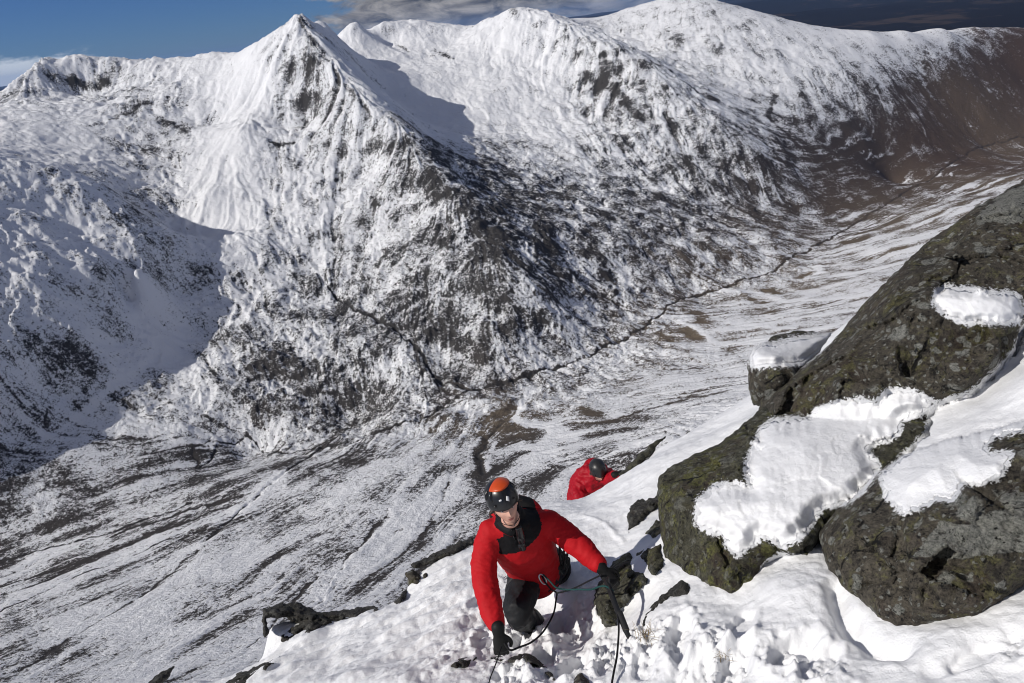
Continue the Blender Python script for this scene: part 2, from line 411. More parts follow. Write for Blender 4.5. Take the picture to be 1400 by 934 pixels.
# colour / cover controls: (u, v, snow cover, brown, roughness of the ground)
cc = """60 105 0.66 0.00 0.9;100 180 1.00 0.00 0.3;150 150 0.77 0.00 0.85;200 160 0.56 0.00 0.85;230 220 0.52 0.00 0.85;250 130 0.84 0.00 0.85;330 100 1.15 0.00 0.15;380 90 0.75 0.00 1;420 100 0.54 0.00 1;450 160 0.60 0.00 1;330 250 0.95 0.00 0.5;300 300 1.10 0.00 0.3;
300 200 1.10 0.00 0.2;380 250 0.73 0.00 0.8;450 250 0.79 0.00 0.8;400 330 0.69 0.00 0.8;500 300 0.73 0.00 0.8;560 300 0.69 0.00 0.8;600 350 0.55 0.00 1;300 400 0.68 0.00 1;200 420 1.08 0.00 0.7;230 470 1.00 0.00 0.3;100 300 0.86 0.00 1;50 350 0.88 0.00 1;
100 400 0.86 0.00 1;50 480 0.82 0.00 1;150 450 0.94 0.00 0.8;180 340 0.87 0.00 1;100 570 0.71 0.12 0.55;200 550 0.59 0.12 0.9;300 500 0.52 0.00 1;400 450 0.56 0.00 1;400 550 0.49 0.12 1;500 500 0.55 0.00 1;350 600 0.57 0.12 0.9;500 420 0.46 0.00 1;
600 450 0.44 0.00 1;700 400 0.49 0.00 1;650 310 0.37 0.00 1;700 350 0.39 0.00 1;560 200 0.43 0.00 0.8;500 110 1.10 0.00 0.2;600 150 1.00 0.00 0.3;600 80 0.85 0.00 0.5;700 130 0.92 0.00 0.4;640 60 0.95 0.00 0.5;760 80 0.82 0.00 0.8;700 200 0.59 0.00 0.7;
640 220 0.49 0.00 0.9;720 250 0.45 0.00 1;800 130 0.66 0.00 1;860 110 0.65 0.00 1;830 150 0.49 0.08 0.9;800 200 0.72 0.00 0.6;760 180 0.92 0.00 0.4;850 250 0.53 0.00 1;800 300 0.45 0.08 1;900 200 0.65 0.00 1;900 300 0.47 0.08 1;850 380 0.51 0.08 0.9;
750 450 0.55 0.04 0.9;800 420 0.59 0.08 0.8;950 350 0.47 0.15 0.9;1000 300 0.45 0.19 0.9;1000 250 0.41 0.11 1;1000 150 0.65 0.08 0.7;950 60 0.68 0.00 0.7;1050 50 0.67 0.00 0.7;1100 100 0.73 0.00 0.5;1000 100 0.76 0.00 0.5;1150 80 0.69 0.08 0.4;1200 60 0.74 0.10 0.4;
1250 60 0.80 0.10 0.4;1300 60 0.67 0.40 0.4;1350 60 0.39 0.80 0.4;1400 60 0.17 1.00 0.4;1150 150 0.49 0.22 0.6;1200 130 0.45 0.30 0.5;1300 100 0.29 0.80 0.5;1350 150 0.13 1.00 0.4;1200 200 0.23 0.60 0.6;1100 200 0.37 0.38 0.8;1100 250 0.41 0.38 0.8;1050 330 0.49 0.38 0.6;
1150 270 0.31 0.60 0.6;1300 200 0.14 1.00 0.4;1400 120 0.11 1.00 0.4;1380 210 0.24 1.00 0.3;1300 255 0.42 0.80 0.3;1200 330 0.65 0.45 0.3;1100 380 0.59 0.57 0.55;1000 430 0.69 0.50 0.55;950 470 0.58 0.72 0.55;900 520 0.72 0.32 0.55;1000 500 0.80 0.32 0.55;850 550 0.63 0.22 0.55;
750 560 0.57 0.22 0.55;700 620 0.57 0.12 0.55;650 580 0.45 0.22 0.55;600 600 0.63 0.12 0.55;560 640 0.71 0.12 0.55;500 700 0.71 0.12 0.55;400 700 0.65 0.12 0.55;300 700 0.61 0.12 0.55;200 700 0.58 0.12 0.6;100 650 0.61 0.12 0.7;100 750 0.63 0.12 0.55;200 780 0.71 0.12 0.55;
50 850 0.65 0.12 0.55;300 780 0.77 0.12 0.55;150 880 0.77 0.12 0.55;450 760 0.65 0.12 0.55;550 720 0.73 0.12 0.55;30 640 0.53 0.12 0.8;700 660 0.57 0.12 0.6;400 840 0.73 0.12 0.55;600 780 0.71 0.12 0.55;1400 250 0.45 0.70 0.3;1300 290 0.58 0.60 0.3;800 620 0.61 0.17 0.55;
870 590 0.69 0.17 0.55;1280 150 0.19 0.95 0.5;190 290 0.65 0.00 1;200 340 0.70 0.00 1;240 300 0.84 0.00 1;215 385 0.72 0.00 1;160 312 0.60 0.00 1;245 262 0.82 0.00 1;250 340 0.85 0.00 0.8;130 480 0.75 0.00 1;190 445 0.72 0.00 0.9;60 440 0.70 0.00 1;
1060 130 0.71 0.08 0.6"""
cc = np.array([[float(q) for q in s.split()] for s in cc.replace("\n", "").split(";") if s])
cw = np.array([hit(a, b) for a, b in cc[:, :2]])
CT = np.stack([np.arctan2(cw[:, 0], cw[:, 1]), np.log(np.hypot(cw[:, 0], cw[:, 1])) * 0.55], -1)
CM = RBF(CT, cc[:, 2:5], c=0.012, lam=0.01)
Q = np.stack([TH, np.log(RR) * 0.55], -1)
cmv = CM(Q)
cover = np.clip(cmv[..., 0], -0.1, 1.25); brown = np.clip(cmv[..., 1], 0, 1); rough = np.clip(cmv[..., 2], 0.1, 1.1)
ROWF = (RR > 230)

Z = H0(np.stack([X, Y], -1))
# wandering and gullies: noise drawn out along the fall lines
def lic(x, y, n, step, lam, seed):
    px, py = x.copy(), y.copy(); s = perlin(px / lam, py / lam, seed)
    for _ in range(n):
        px = px + samp(DX, px, py) * step; py = py + samp(DY, px, py) * step; s += perlin(px / lam, py / lam, seed)
    px, py = x.copy(), y.copy()
    for _ in range(n):
        px = px - samp(DX, px, py) * step; py = py - samp(DY, px, py) * step; s += perlin(px / lam, py / lam, seed)
    return s / np.std(s[ROWF])
wx = X + 10 * perlin(X / 60, Y / 60, 40); wy = Y + 10 * perlin(X / 60, Y / 60, 41)
st_big = lic(wx, wy, 7, 13.0, 26.0, 3)
st_fine = lic(wx, wy, 8, 5.0, 8.0, 9)
st_hair = lic(wx, wy, 7, 2.6, 3.4, 15)
floor = samp(FLOOR, X, Y)
d1 = fbm(X, Y, 170.0, 3, 0.55, 21)
d2 = fbm(wx, wy, 46.0, 6, 0.63, 31)
d3 = fbm(wx, wy, 30.0, 5, 0.55, 51, ridged=True)
damp = sstep(60, 260, RR)
d4 = fbm(wx, wy, 95.0, 3, 0.5, 61, ridged=True)
ribs = np.zeros(X.shape, np.float32)
for (u, v, s, a) in ((425, 70, 130, 1.0), (455, 110, 120, 1.0), (490, 150, 110, 1.0), (540, 200, 110, .8), (380, 110, 110, .7), (860, 110, 190, .7), (760, 60, 150, .8), (930, 160, 150, .6), (60, 105, 110, 1.0), (130, 105, 90, .8), (420, 270, 130, .5), (340, 290, 110, .5)):
    q = hit(u, v); ribs = np.maximum(ribs, a * np.exp(-((X - q[0]) ** 2 + (Y - q[1]) ** 2) / (2 * s * s)))
rmx = X * 0.80 + Y * 0.60; rpx = -X * 0.60 + Y * 0.80
patch = 0.5 + 0.5 * np.clip(fbm(X, Y, 120.0, 3, 0.5, 91) * 1.6, -1, 1)
dsmall = rough * (4.0 * d2 + 2.9 * d3 + 3.0 * d4) * (1 - 0.78 * floor)
dg = st_big * (0.25 + 0.55 * rough * patch + 1.7 * ribs) * (1 - 0.5 * floor) + 0.30 * st_fine * (0.4 + 2.0 * ribs + 0.4 * patch)
Z = Z + damp * (1 - 0.6 * sstep(2450, 2800, RR) * (TH > 0.1)) * (6.5 * d1 * (1 - 0.7 * floor) + dsmall + dg)

# streams: dark water in a shallow bed
streams = []
def stream(width, depth, *p):
    w_ = [hit(*q) for q in p]
    for a, b in zip(w_[:-1], w_[1:]): streams.append((a, b, width, depth))
stream(1.9, 2.0, (1400, 187), (1345, 200), (1290, 232), (1230, 268), (1130, 330), (1060, 368), (1000, 392), (940, 405), (920, 415), (905, 432), (880, 450), (820, 482), (760, 508), (700, 525), (640, 540))
stream(1.5, 1.8, (640, 540), (600, 562), (560, 578), (480, 606), (440, 612), (400, 640), (340, 690), (280, 740))
stream(1.4, 2.6, (450, 400), (490, 430), (540, 450), (575, 490), (592, 520), (625, 532), (640, 540))
stream(1.1, 1.5, (975, 300), (1010, 312), (1050, 318), (1095, 340))
stream(1.0, 1.5, (275, 640), (300, 610), (340, 600), (380, 622), (440, 612))
stream(1.2, 1.2, (0, 835), (80, 800), (160, 770), (230, 740), (280, 728))
stream(1.0, 1.2, (0, 765), (90, 745), (170, 722), (260, 690))
stream(2.0, 1.5, (690, 580), (668, 600), (655, 625), (660, 650))
water = np.full(X.shape, 9.0, np.float32)
sxw = X + 5 * perlin(X / 30, Y / 30, 70) + 2.5 * perlin(X / 9, Y / 9, 72); syw = Y + 5 * perlin(X / 30, Y / 30, 71) + 2.5 * perlin(X / 9, Y / 9, 73)
for (a, b, wd, dp) in streams:
    lo = np.minimum(a, b) - 40; hi = np.maximum(a, b) + 40
    mk = (X > lo[0]) & (X < hi[0]) & (Y > lo[1]) & (Y < hi[1])
    px, py = sxw[mk], syw[mk]
    ab = b - a; t = np.clip(((px - a[0]) * ab[0] + (py - a[1]) * ab[1]) / (ab @ ab), 0, 1)
    dd = np.hypot(px - a[0] - t * ab[0], py - a[1] - t * ab[1]) / wd
    Z[mk] -= dp * np.exp(-dd * dd * 0.35)
    water[mk] = np.minimum(water[mk], dd)

# snow lies in hollows and on the lee, rock stands out on knolls and steep breaks
def slope_up(Z):
    dzr = np.gradient(Z, axis=0) / np.gradient(RR, axis=0)
    dzt = np.gradient(Z, axis=1) / (np.gradient(TH, axis=1) * RR)
    return 1 / np.sqrt(1 + dzr ** 2 + dzt ** 2)
nz = slope_up(Z)
def vein(width, amt, rise, *p):
    global Z
    w_ = [hit(*q) for q in p]; m_ = np.zeros(X.shape, np.float32)
    for a, b in zip(w_[:-1], w_[1:]):
        wd = width * 0.5 * (np.hypot(*a) + np.hypot(*b)) / FPX
        lo = np.minimum(a, b) - 4 * wd - 15; hi = np.maximum(a, b) + 4 * wd + 15
        mk = (X > lo[0]) & (X < hi[0]) & (Y > lo[1]) & (Y < hi[1])
        px, py = sxw[mk], syw[mk]; ab = b - a; t = np.clip(((px - a[0]) * ab[0] + (py - a[1]) * ab[1]) / (ab @ ab + 1e-6), 0, 1)
        m_[mk] = np.maximum(m_[mk], np.exp(-((np.hypot(px - a[0] - t * ab[0], py - a[1] - t * ab[1]) / wd) ** 2)))
    Z += rise * m_
    return amt * m_
dcov = np.zeros(X.shape, np.float32)
W_, D_ = 0.55, -0.45
for wd, am, rs, p in (
    (4, W_, 1, ((987, 398), (1038, 402), (1070, 412))), (4, W_, 1, ((1102, 380), (1121, 372), (1117, 365))), (4, W_, 1, ((1133, 380), (1189, 370), (1236, 360))), (5, W_, 1, ((1070, 414), (1157, 408), (1189, 404))),
    (4, W_, 1, ((1086, 436), (1173, 424))), (4, W_, 1, ((931, 440), (959, 452), (975, 468), (1015, 471), (1038, 469))), (3, W_, 1, ((1220, 329), (1276, 319))), (3, W_, 1, ((1327, 281), (1347, 273))), (5, W_, 1, ((1000, 440), (1080, 450))),
    (9, .4, 1, ((386, 648), (367, 663), (341, 697))), (6, .45, 2, ((549, 682), (534, 711), (497, 749), (460, 793), (438, 827))), (9, W_, 1, ((456, 689), (475, 670))), (7, W_, 1, ((436, 736), (446, 730))),
    (6, .5, 1, ((44, 924), (120, 876), (208, 820), (276, 764))), (9, .4, 1, ((184, 932), (256, 880), (328, 832))), (3, -.35, -1, ((30, 915), (110, 868), (200, 812), (270, 756))), (3, -.35, -1, ((445, 812), (475, 765), (515, 716))),
    (4, .8, 0, ((727, 536), (715, 557), (702, 576))), (9, .8, 1, ((704, 579), (755, 583), (782, 601))), (7, .8, 1, ((755, 583), (747, 612))), (6, D_, -1, ((680, 572), (700, 560))), (5, D_, -2, ((664, 597), (653, 619), (656, 648))),
    (3, W_, 0, ((677, 606), (674, 616))), (4, W_, 0, ((669, 634), (668, 646))), (9, D_, -3, ((940, 452), (950, 462))), (7, D_, -3, ((952, 430), (960, 440))), (7, D_, -2, ((1030, 412), (1046, 414))), (6, D_, -2, ((1050, 398), (1062, 402))), (7, D_, -2, ((1090, 382), (1106, 376))),
    (6, -.3, -1, ((590, 590), (610, 575))), (10, -.25, 0, ((800, 560), (830, 575))), (5, .45, 1, ((800, 632), (860, 615), (900, 600))), (4, .5, 1, ((290, 262), (286, 280), (300, 310), (330, 335))), (9, .35, 0, ((300, 300), (340, 200), (356, 120))),
    (4, .35, 1, ((250, 455), (200, 500), (150, 540), (60, 600))), (2.5, -.4, -1, ((655, 300), (675, 330), (700, 352), (735, 385))), (3, -.5, -2, ((372, 196), (402, 200))), (3, -.3, -1, ((411, 32), (440, 75), (468, 115), (500, 150))), (3, W_, 1, ((700, 205), (735, 222), (745, 232))),
    (4, .4, 1, ((20, 812), (120, 775), (230, 735), (330, 700))), (3, -.4, -1, ((0, 800), (110, 768), (220, 728), (320, 690))), (4, .4, 1, ((60, 880), (170, 828), (280, 780))), (4, .45, 1, ((350, 905), (400, 850), (450, 800))), (3, -.4, -1, ((340, 885), (390, 835), (430, 790))),
    (3, -.4, -1, ((150, 735), (250, 700), (330, 680))), (4, .4, 1, ((560, 735), (585, 690), (600, 655))), (3, -.35, -1, ((575, 740), (600, 695), (612, 660))), (4, .35, 1, ((840, 545), (930, 520), (1010, 505))), (3, -.3, 0, ((850, 570), (940, 545), (1000, 535))), (4, .4, 1, ((1180, 350), (1290, 318))), (3, -.35, 0, ((1100, 425), (1190, 398))),
    (2, -.35, -2, ((270, 640), (265, 615), (290, 600))), (2.5, -.3, -1, ((1060, 130), (1050, 160), (1090, 200))), (6, -.35, 0, ((800, 105), (840, 125), (875, 165))), (3, -.4, 0, ((680, 22), (705, 30))), (3, -.4, 0, ((545, 62), (560, 72))), (3, -.4, 0, ((596, 70), (620, 84))),
    (4, -.35, 0, ((100, 115), (130, 122), (155, 120))), (4, -.35, 0, ((125, 175), (160, 165), (200, 145))), (5, -.3, 0, ((225, 165), (260, 185), (300, 150))), (2.5, -.5, 0, ((275, 78), (295, 74))), (2.5, -.5, 0, ((300, 72), (318, 70))), (2, -.4, 0, ((316, 80), (318, 104)))):
    dcov += vein(wd * 1.15, am * 1.15, rs * 0.45, *p)
steep = sstep(0.80, 0.55, nz)
pt2 = fbm(X, Y, 75.0, 4, 0.55, 95)
lean = fbm(rmx / 1.0, rpx * 2.6, 60.0, 5, 0.6, 97)
val = cover + 0.035 - 0.085 * floor + np.clip(dcov, -.5, .7) - (0.30 - 0.14 * ribs - 0.15 * (TH < -0.42)) * steep - 0.21 * rough * d2 + (0.55 * st_fine + 0.5 * st_hair) * (0.075 + 0.01 * floor) * (0.4 + 1.2 * patch) + st_big * (0.035 + 0.085 * floor * (0.3 + patch) + 0.07 * ribs) + 0.15 * pt2 + 0.08 * lean * (1 - floor)
wat = np.exp(-(water * 0.9) ** 2) * np.clip(0.75 + 0.7 * fbm(X, Y, 22.0, 3, 0.6, 77), 0.1, 1)
tan = np.zeros(X.shape, np.float32)
for (u, v, rad, a) in ((1000, 450, 90, .8), (950, 455, 40, 1), (1100, 400, 90, .9), (1050, 405, 40, 1), (1200, 345, 80, .9), (1110, 378, 40, 1), (1320, 285, 80, .9), (1270, 310, 70, .9), (900, 520, 70, .5), (690, 575, 50, .7), (600, 590, 40, .4), (800, 560, 60, .45), (1390, 245, 60, .8), (1390, 200, 60, .5)):
    q = hit(u, v); r_ = rad / FPX * np.hypot(*q) * 1.2
    tan = np.maximum(tan, a * np.exp(-((X - q[0]) ** 2 + (Y - q[1]) ** 2) / (2 * r_ * r_)))
me = grid_mesh("terrain", X, Y, Z, {"tan": tan, "cover": val, "brown": brown, "water": wat, "rough": rough})

m = NT("mountain_snow_and_heather")
pos = m.pos()
n1 = m.noise(pos, 0.13, 6, 0.70)
n2 = m.noise(pos, 0.70, 4, 0.65)
n3 = m.noise(pos, 0.02, 3, 0.5)
n4 = m.noise(pos, 0.30, 5, 0.72)
v0 = m.math('ADD', m.attr("cover"), m.math('MULTIPLY', m.math('SUBTRACT', n1, 0.5), 0.9))
v0 = m.math('ADD', v0, m.math('MULTIPLY', m.math('SUBTRACT', n2, 0.5), 1.3))
v0 = m.math('ADD', v0, m.math('MULTIPLY', m.math('SUBTRACT', n3, 0.5), 0.6))
v0 = m.math('ADD', v0, m.math('MULTIPLY', m.math('SUBTRACT', n4, 0.5), 1.25))
v0 = m.math('SUBTRACT', v0, m.attr("water"))
n5 = m.noise(pos, 0.22, 4, 0.75)
v0 = m.math('SUBTRACT', v0, m.math('MULTIPLY', m.math('MULTIPLY', m.sstep(n5, 0.56, 0.66), m.attr("rough")), 0.50))
v0 = m.math('SUBTRACT', v0, m.math('MULTIPLY', m.math('MULTIPLY', m.sstep(n2, 0.57, 0.66), m.attr("rough")), 0.35))
snow = m.sstep(v0, 0.36, 0.62)
rk = m.mix(n2, (0.024, 0.023, 0.025), (0.070, 0.066, 0.063))
br = m.mix(n1, (0.050, 0.034, 0.027), (0.125, 0.083, 0.062))
ground = m.mix(m.attr("brown"), rk, br)
ground = m.mix(m.attr("tan"), ground, m.mix(n4, (0.085, 0.066, 0.046), (0.25, 0.20, 0.145)))
ground = m.mix(m.attr("water"), ground, (0.03, 0.03, 0.032))
snc = m.mix(n2, (0.78, 0.79, 0.82), (0.88, 0.885, 0.90))
colr = m.mix(snow, ground, snc)
bh = m.math('ADD', m.math('MULTIPLY', n1, 1.2), m.math('MULTIPLY', n2, 0.5))
bh = m.math('ADD', bh, m.math('MULTIPLY', n4, 0.9))
bh = m.math('ADD', bh, m.math('MULTIPLY', snow, 0.15))
nrm = m.bump(bh, 0.7, 2.2)
MAT_MTN = m.out(colr, 0.75, nrm, **{'Specular IOR Level': 0.15})
link("terrain", me, MAT_MTN, kind="structure")

# ------------------------------------------------------------------ far low country
rf = np.geomspace(5200, 60000, 150); tf = np.radians(np.linspace(-65, 65, 220))
RF, TF = np.meshgrid(rf, tf, indexing='ij')
XF = RF * np.sin(TF); YF = RF * np.cos(TF)
ZF = -560 + sstep(6000, 26000, RF) * 330 + fbm(XF, YF, 5200, 5, 0.5, 81) * 130 * sstep(5200, 9000, RF)
mef = grid_mesh("far_moor", XF, YF, ZF)
m = NT("far_moor_heath")
pos = m.pos()
mp = m.n('ShaderNodeMapping', {'Vector': pos, 'Rotation': (0, 0, 0.5), 'Scale': (1, 0.45, 1)}).outputs[0]
a = m.noise(mp, 0.0007, 5, 0.6); b = m.noise(mp, 0.004, 4, 0.55)
k = m.sstep(m.math('ADD', a, m.math('MULTIPLY', m.math('SUBTRACT', b, 0.5), 0.4)), 0.55, 0.64)
cf = m.mix(k, (0.013, 0.012, 0.013), (0.050, 0.038, 0.031))
link("far_moor", mef, m.out(cf, 0.9, **{'Specular IOR Level': 0.0}), kind="structure")
print("terrain", time.time() - T0)

# ------------------------------------------------------------------ air
bmh = bmesh.new(); bmesh.ops.create_cube(bmh, size=1.0)
meh = bpy.data.meshes.new("haze"); bmh.to_mesh(meh); bmh.free()
hz = NT("thin_air")
vol = hz.n('ShaderNodeVolumePrincipled', {'Color': (0.34, 0.55, 1.0, 1), 'Density': HAZE, 'Anisotropy': 0.1})
hz.n('ShaderNodeOutputMaterial', {'Volume': vol.outputs[0]})
ho = link("haze", meh, hz.m, kind="stuff"); ho.scale = (130000, 70000, 1600); ho.location = (0, 28000, -300)
# ------------------------------------------------------------------ near ground: the snowy edge under the camera
near = """1450 934 2.45;1400 934 2.60;1300 934 2.70;1200 934 2.85;1100 934 3.00;1000 934 3.20;900 934 3.40;840 934 3.50;780 934 3.60;700 934 3.75;620 934 3.90;540 934 4.10;450 934 4.40;350 934 4.85;260 934 5.35;
1400 1050 2.2;1200 1050 2.4;1000 1050 2.7;800 1050 3.0;600 1050 3.3;400 1050 3.9;250 1050 4.8;
1400 830 2.88;1300 880 2.85;1220 880 3.05;1150 870 3.2;1170 845 3.25;1100 800 3.48;1112 745 3.85;1050 800 3.62;1000 850 3.52;950 810 3.88;900 830 3.9;885 790 4.25;950 880 3.45;1050 880 3.25;1125 775 3.6;1140 805 3.42;
1010 830 3.68;1045 775 3.85;930 800 4.05;905 770 4.35;900 730 4.7;
1000 700 5.4;1150 640 5.0;1150 560 5.8;1300 600 4.3;1400 600 3.9;1300 500 5.6;1420 480 4.7;1420 300 5.8;1200 740 4.2;1300 760 3.6;
1020 575 6.3;960 615 6.2;910 655 6.0;870 685 5.9;800 720 5.8;840 740 5.4;785 755 5.45;870 760 4.95;835 782 5.0;805 690 6.6;900 630 6.5;980 590 6.9;
760 800 4.98;725 835 5.02;705 865 4.62;690 905 4.03;740 870 4.42;780 850 4.5;800 880 4.12;850 870 4.05;870 830 4.3;650 860 4.65;640 820 5.15;655 780 5.7;700 780 5.45;830 850 4.3;
600 800 5.6;560 860 5.0;600 880 4.6;500 890 4.9;420 900 5.1;640 900 4.3;660 915 4.05;720 920 3.85;590 835 5.2;450 870 5.4"""
near = np.array([[float(q) for q in s.split()] for s in near.replace("\n", "").split(";")])
npt = [p for p in P(near[:, 0], near[:, 1], near[:, 2])]
edge_l = [(650, 748, 6.2), (625, 757, 6.2), (600, 765, 6.2), (578, 782, 6.0), (562, 800, 5.9), (545, 826, 5.7), (520, 834, 5.7), (490, 840, 5.7), (440, 847, 5.75), (400, 850, 5.8), (372, 856, 5.85), (362, 880, 5.7), (368, 897, 5.5), (340, 915, 5.45), (310, 932, 5.45), (230, 960, 5.6)]
edge_r = [(690, 700, 7.2), (740, 690, 7.3), (783, 688, 7.3), (815, 675, 7.4), (850, 657, 7.5), (875, 638, 7.5), (897, 614, 7.5), (930, 600, 7.6), (970, 575, 7.7), (1000, 560, 7.8), (1030, 543, 7.8), (1080, 500, 8.0), (1200, 420, 8.2), (1400, 300, 8.4)]
for e, d in ((edge_l, (-0.62, 0.78)), (edge_r, (-0.42, 0.90))):
    e = np.array(e, float); n = 0
    for a, b in zip(e[:-1], e[1:]):
        for t in (0, 0.5):
            q = a + (b - a) * t
            E = P(*q); npt.append(E)
            for k, z in ((0.35, 0.55), (1.1, 2.1), (2.6, 5.2), (5.5, 10.0)):
                npt.append(E + np.array([d[0] * k, d[1] * k, -z]))
for q in ((0, 0.1, -1.75), (1.2, 0.2, -1.7), (-1.2, 0, -2.3), (2.5, 0.3, -1.8), (-2.6, 0.2, -3.4), (0, -1.2, -1.3), (3, -1, -1.2), (-3, -1.2, -2.8), (5, 1.5, -1.9), (5, 4.0, -2.0), (6.5, 2, -1.6), (6.5, 7, -2.6), (-4, 1.0, -5.5), (-5, 2, -7.5), (-8, 1, -10), (9, 3, -1.5), (9, 9, -4)):
    npt.append(np.array(q, float))
npt = np.array(npt)
HN = RBF(npt[:, :2], npt[:, 2], c=0.06, lam=0.02)
tn = np.radians(np.linspace(-78, 78, int(NAZ * 0.8))); rn = np.geomspace(0.5, 15.0, int(NR * 0.7))
RN, TN = np.meshgrid(rn, tn, indexing='ij')
XN = (RN * np.sin(TN)).astype(np.float32); YN = (RN * np.cos(TN)).astype(np.float32)
ZN = HN(np.stack([XN, YN], -1))
def zone(*lst):
    out = np.zeros(XN.shape, np.float32)
    for (u, v, d, s) in lst:
        q = P(u, v, d); out = np.maximum(out, np.exp(-((XN - q[0]) ** 2 + (YN - q[1]) ** 2) / (2 * s * s)))
    return out
def groove(path, width, depth):
    """a furrow (or ridge, if depth < 0) along a line on the snow"""
    global ZN
    dm = np.full(XN.shape, 99.0, np.float32); q = [P(*p)[:2] for p in path]
    jx = XN + 0.02 * perlin(XN / 0.12, YN / 0.12, 8); jy = YN + 0.02 * perlin(XN / 0.12, YN / 0.12, 9)
    for a, b in zip(q[:-1], q[1:]):
        ab = b - a; t = np.clip(((jx - a[0]) * ab[0] + (jy - a[1]) * ab[1]) / (ab @ ab), 0, 1)
        dm = np.minimum(dm, np.hypot(jx - a[0] - t * ab[0], jy - a[1] - t * ab[1]))
    ZN = ZN - depth * np.exp(-(dm / width) ** 2)
churn = zone((740, 870, 4.4, .28), (780, 850, 4.5, .25), (700, 870, 4.5, .3), (820, 900, 3.9, .25), (668, 800, 5.3, .10), (700, 920, 3.9, .2), (850, 900, 3.8, .22), (620, 925, 4.0, .12), (770, 780, 5.2, .22))
steps = zone((920, 860, 3.6, .15), (960, 900, 3.4, .16), (1070, 880, 3.2, .13), (1100, 910, 3.1, .14), (930, 925, 3.35, .15), (1010, 900, 3.3, .1), (1380, 890, 2.75, .1))
wind = np.clip(1.4 * zone((560, 870, 5.0, .7), (450, 890, 5.1, .6), (620, 880, 4.5, .35), (610, 800, 5.5, .35)), 0, 1)
wd_ = P(620, 812, 5.45) - P(450, 905, 5.0); wd_ = wd_[:2] / np.hypot(wd_[0], wd_[1]); rm = XN * wd_[0] + YN * wd_[1]; rp = -XN * wd_[1] + YN * wd_[0]
ZN = ZN + 0.030 * fbm(XN, YN, 0.9, 4, 0.5, 2) * sstep(0.8, 2.0, RN)
lump = np.abs(fbm(XN, YN, 0.24, 5, 0.55, 14)); lump2 = fbm(XN, YN, 0.12, 4, 0.6, 18)
chunk = np.abs(fbm(XN, YN, 0.13, 5, 0.62, 19)); fine_ = fbm(XN, YN, 0.045, 3, 0.6, 20)
vary = np.clip(0.6 + 1.2 * fbm(XN, YN, 0.5, 2, 0.5, 52), 0.1, 1.4)
ZN = ZN + churn * vary * (0.075 * fbm(XN, YN, 0.28, 5, 0.6, 14) + 0.050 * chunk + 0.008 * fine_ - 0.02) + steps * vary * (0.040 * fbm(XN, YN, 0.2, 5, 0.6, 16) + 0.040 * chunk + 0.006 * fine_ - 0.02)
def pit(u, v, d, ang, ln, wd, dep):
    global ZN
    q = P(u, v, d); ca_, sa_ = math.cos(ang), math.sin(ang); x = XN - q[0] + 0.012 * perlin(XN / .06, YN / .06, 61); y = YN - q[1] + 0.012 * perlin(XN / .06, YN / .06, 62)
    a = (x * ca_ + y * sa_) / ln; b = (-x * sa_ + y * ca_) / wd; e = np.sqrt(a * a + b * b)
    ZN = ZN - dep * sstep(1.05, 0.72, e) + 0.3 * dep * np.exp(-((e - 1.25) / 0.22) ** 2) * (0.5 + perlin(XN / .05, YN / .05, 63))
for (u, v, d, an, ln, wd, dp) in ((930, 868, 3.6, 1.2, .17, .075, .07), (1005, 905, 3.25, .9, .16, .07, .06), (1085, 888, 3.2, .4, .15, .07, .055), (1015, 862, 3.5, 1.0, .13, .06, .045), (785, 905, 3.9, 1.1, .17, .08, .09), (740, 893, 4.05, 1.3, .16, .08, .08), (832, 905, 3.75, 1.2, .15, .07, .06),
    (760, 850, 4.6, 1.4, .16, .08, .08), (660, 870, 4.5, 1.3, .12, .07, .05), (950, 925, 3.3, 1.0, .14, .07, .05), (880, 905, 3.55, 1.3, .12, .06, .04), (1120, 915, 3.1, .6, .14, .065, .05), (655, 815, 5.1, 1.0, .12, .07, .05), (1330, 905, 2.8, .2, .12, .05, .03)):
    pit(u, v, d, an, ln, wd, dp)
ZN = ZN + (1 - wind) * 0.010 * np.clip(fbm(XN, YN, 0.30, 4, 0.6, 44), -0.2, 1) + 0.0025 * fbm(XN, YN, 0.035, 2, 0.6, 45)
ZN = ZN + wind * (0.050 * np.clip(fbm(rm, rp * 4.5, 0.9, 4, 0.5, 25), -0.3, 1) + 0.022 * fbm(rm, rp * 4.0, 0.30, 3, 0.5, 27))
ZN = ZN + 0.006 * fbm(XN, YN, 0.10, 3, 0.6, 33)
groove([(1143, 795, 3.45), (1152, 830, 3.32), (1172, 862, 3.18), (1205, 888, 3.05), (1235, 893, 3.0)], 0.05, 0.085)
groove([(798, 705, 6.1), (825, 722, 5.8), (852, 738, 5.35)], 0.018, -0.014)
groove([(925, 850, 3.65), (926, 890, 3.5), (930, 934, 3.35)], 0.035, 0.05)
groove([(1075, 860, 3.25), (1110, 880, 3.15), (1090, 905, 3.12), (1065, 890, 3.2), (1075, 860, 3.25)], 0.035, 0.045)
groove([(1380, 875, 2.8), (1330, 880, 2.82), (1280, 915, 2.78)], 0.05, 0.03)
groove([(740, 800, 5.1), (770, 835, 4.65), (790, 875, 4.2), (770, 910, 3.85)], 0.13, 0.10)
men = grid_mesh("snow_slope", XN, YN, ZN)

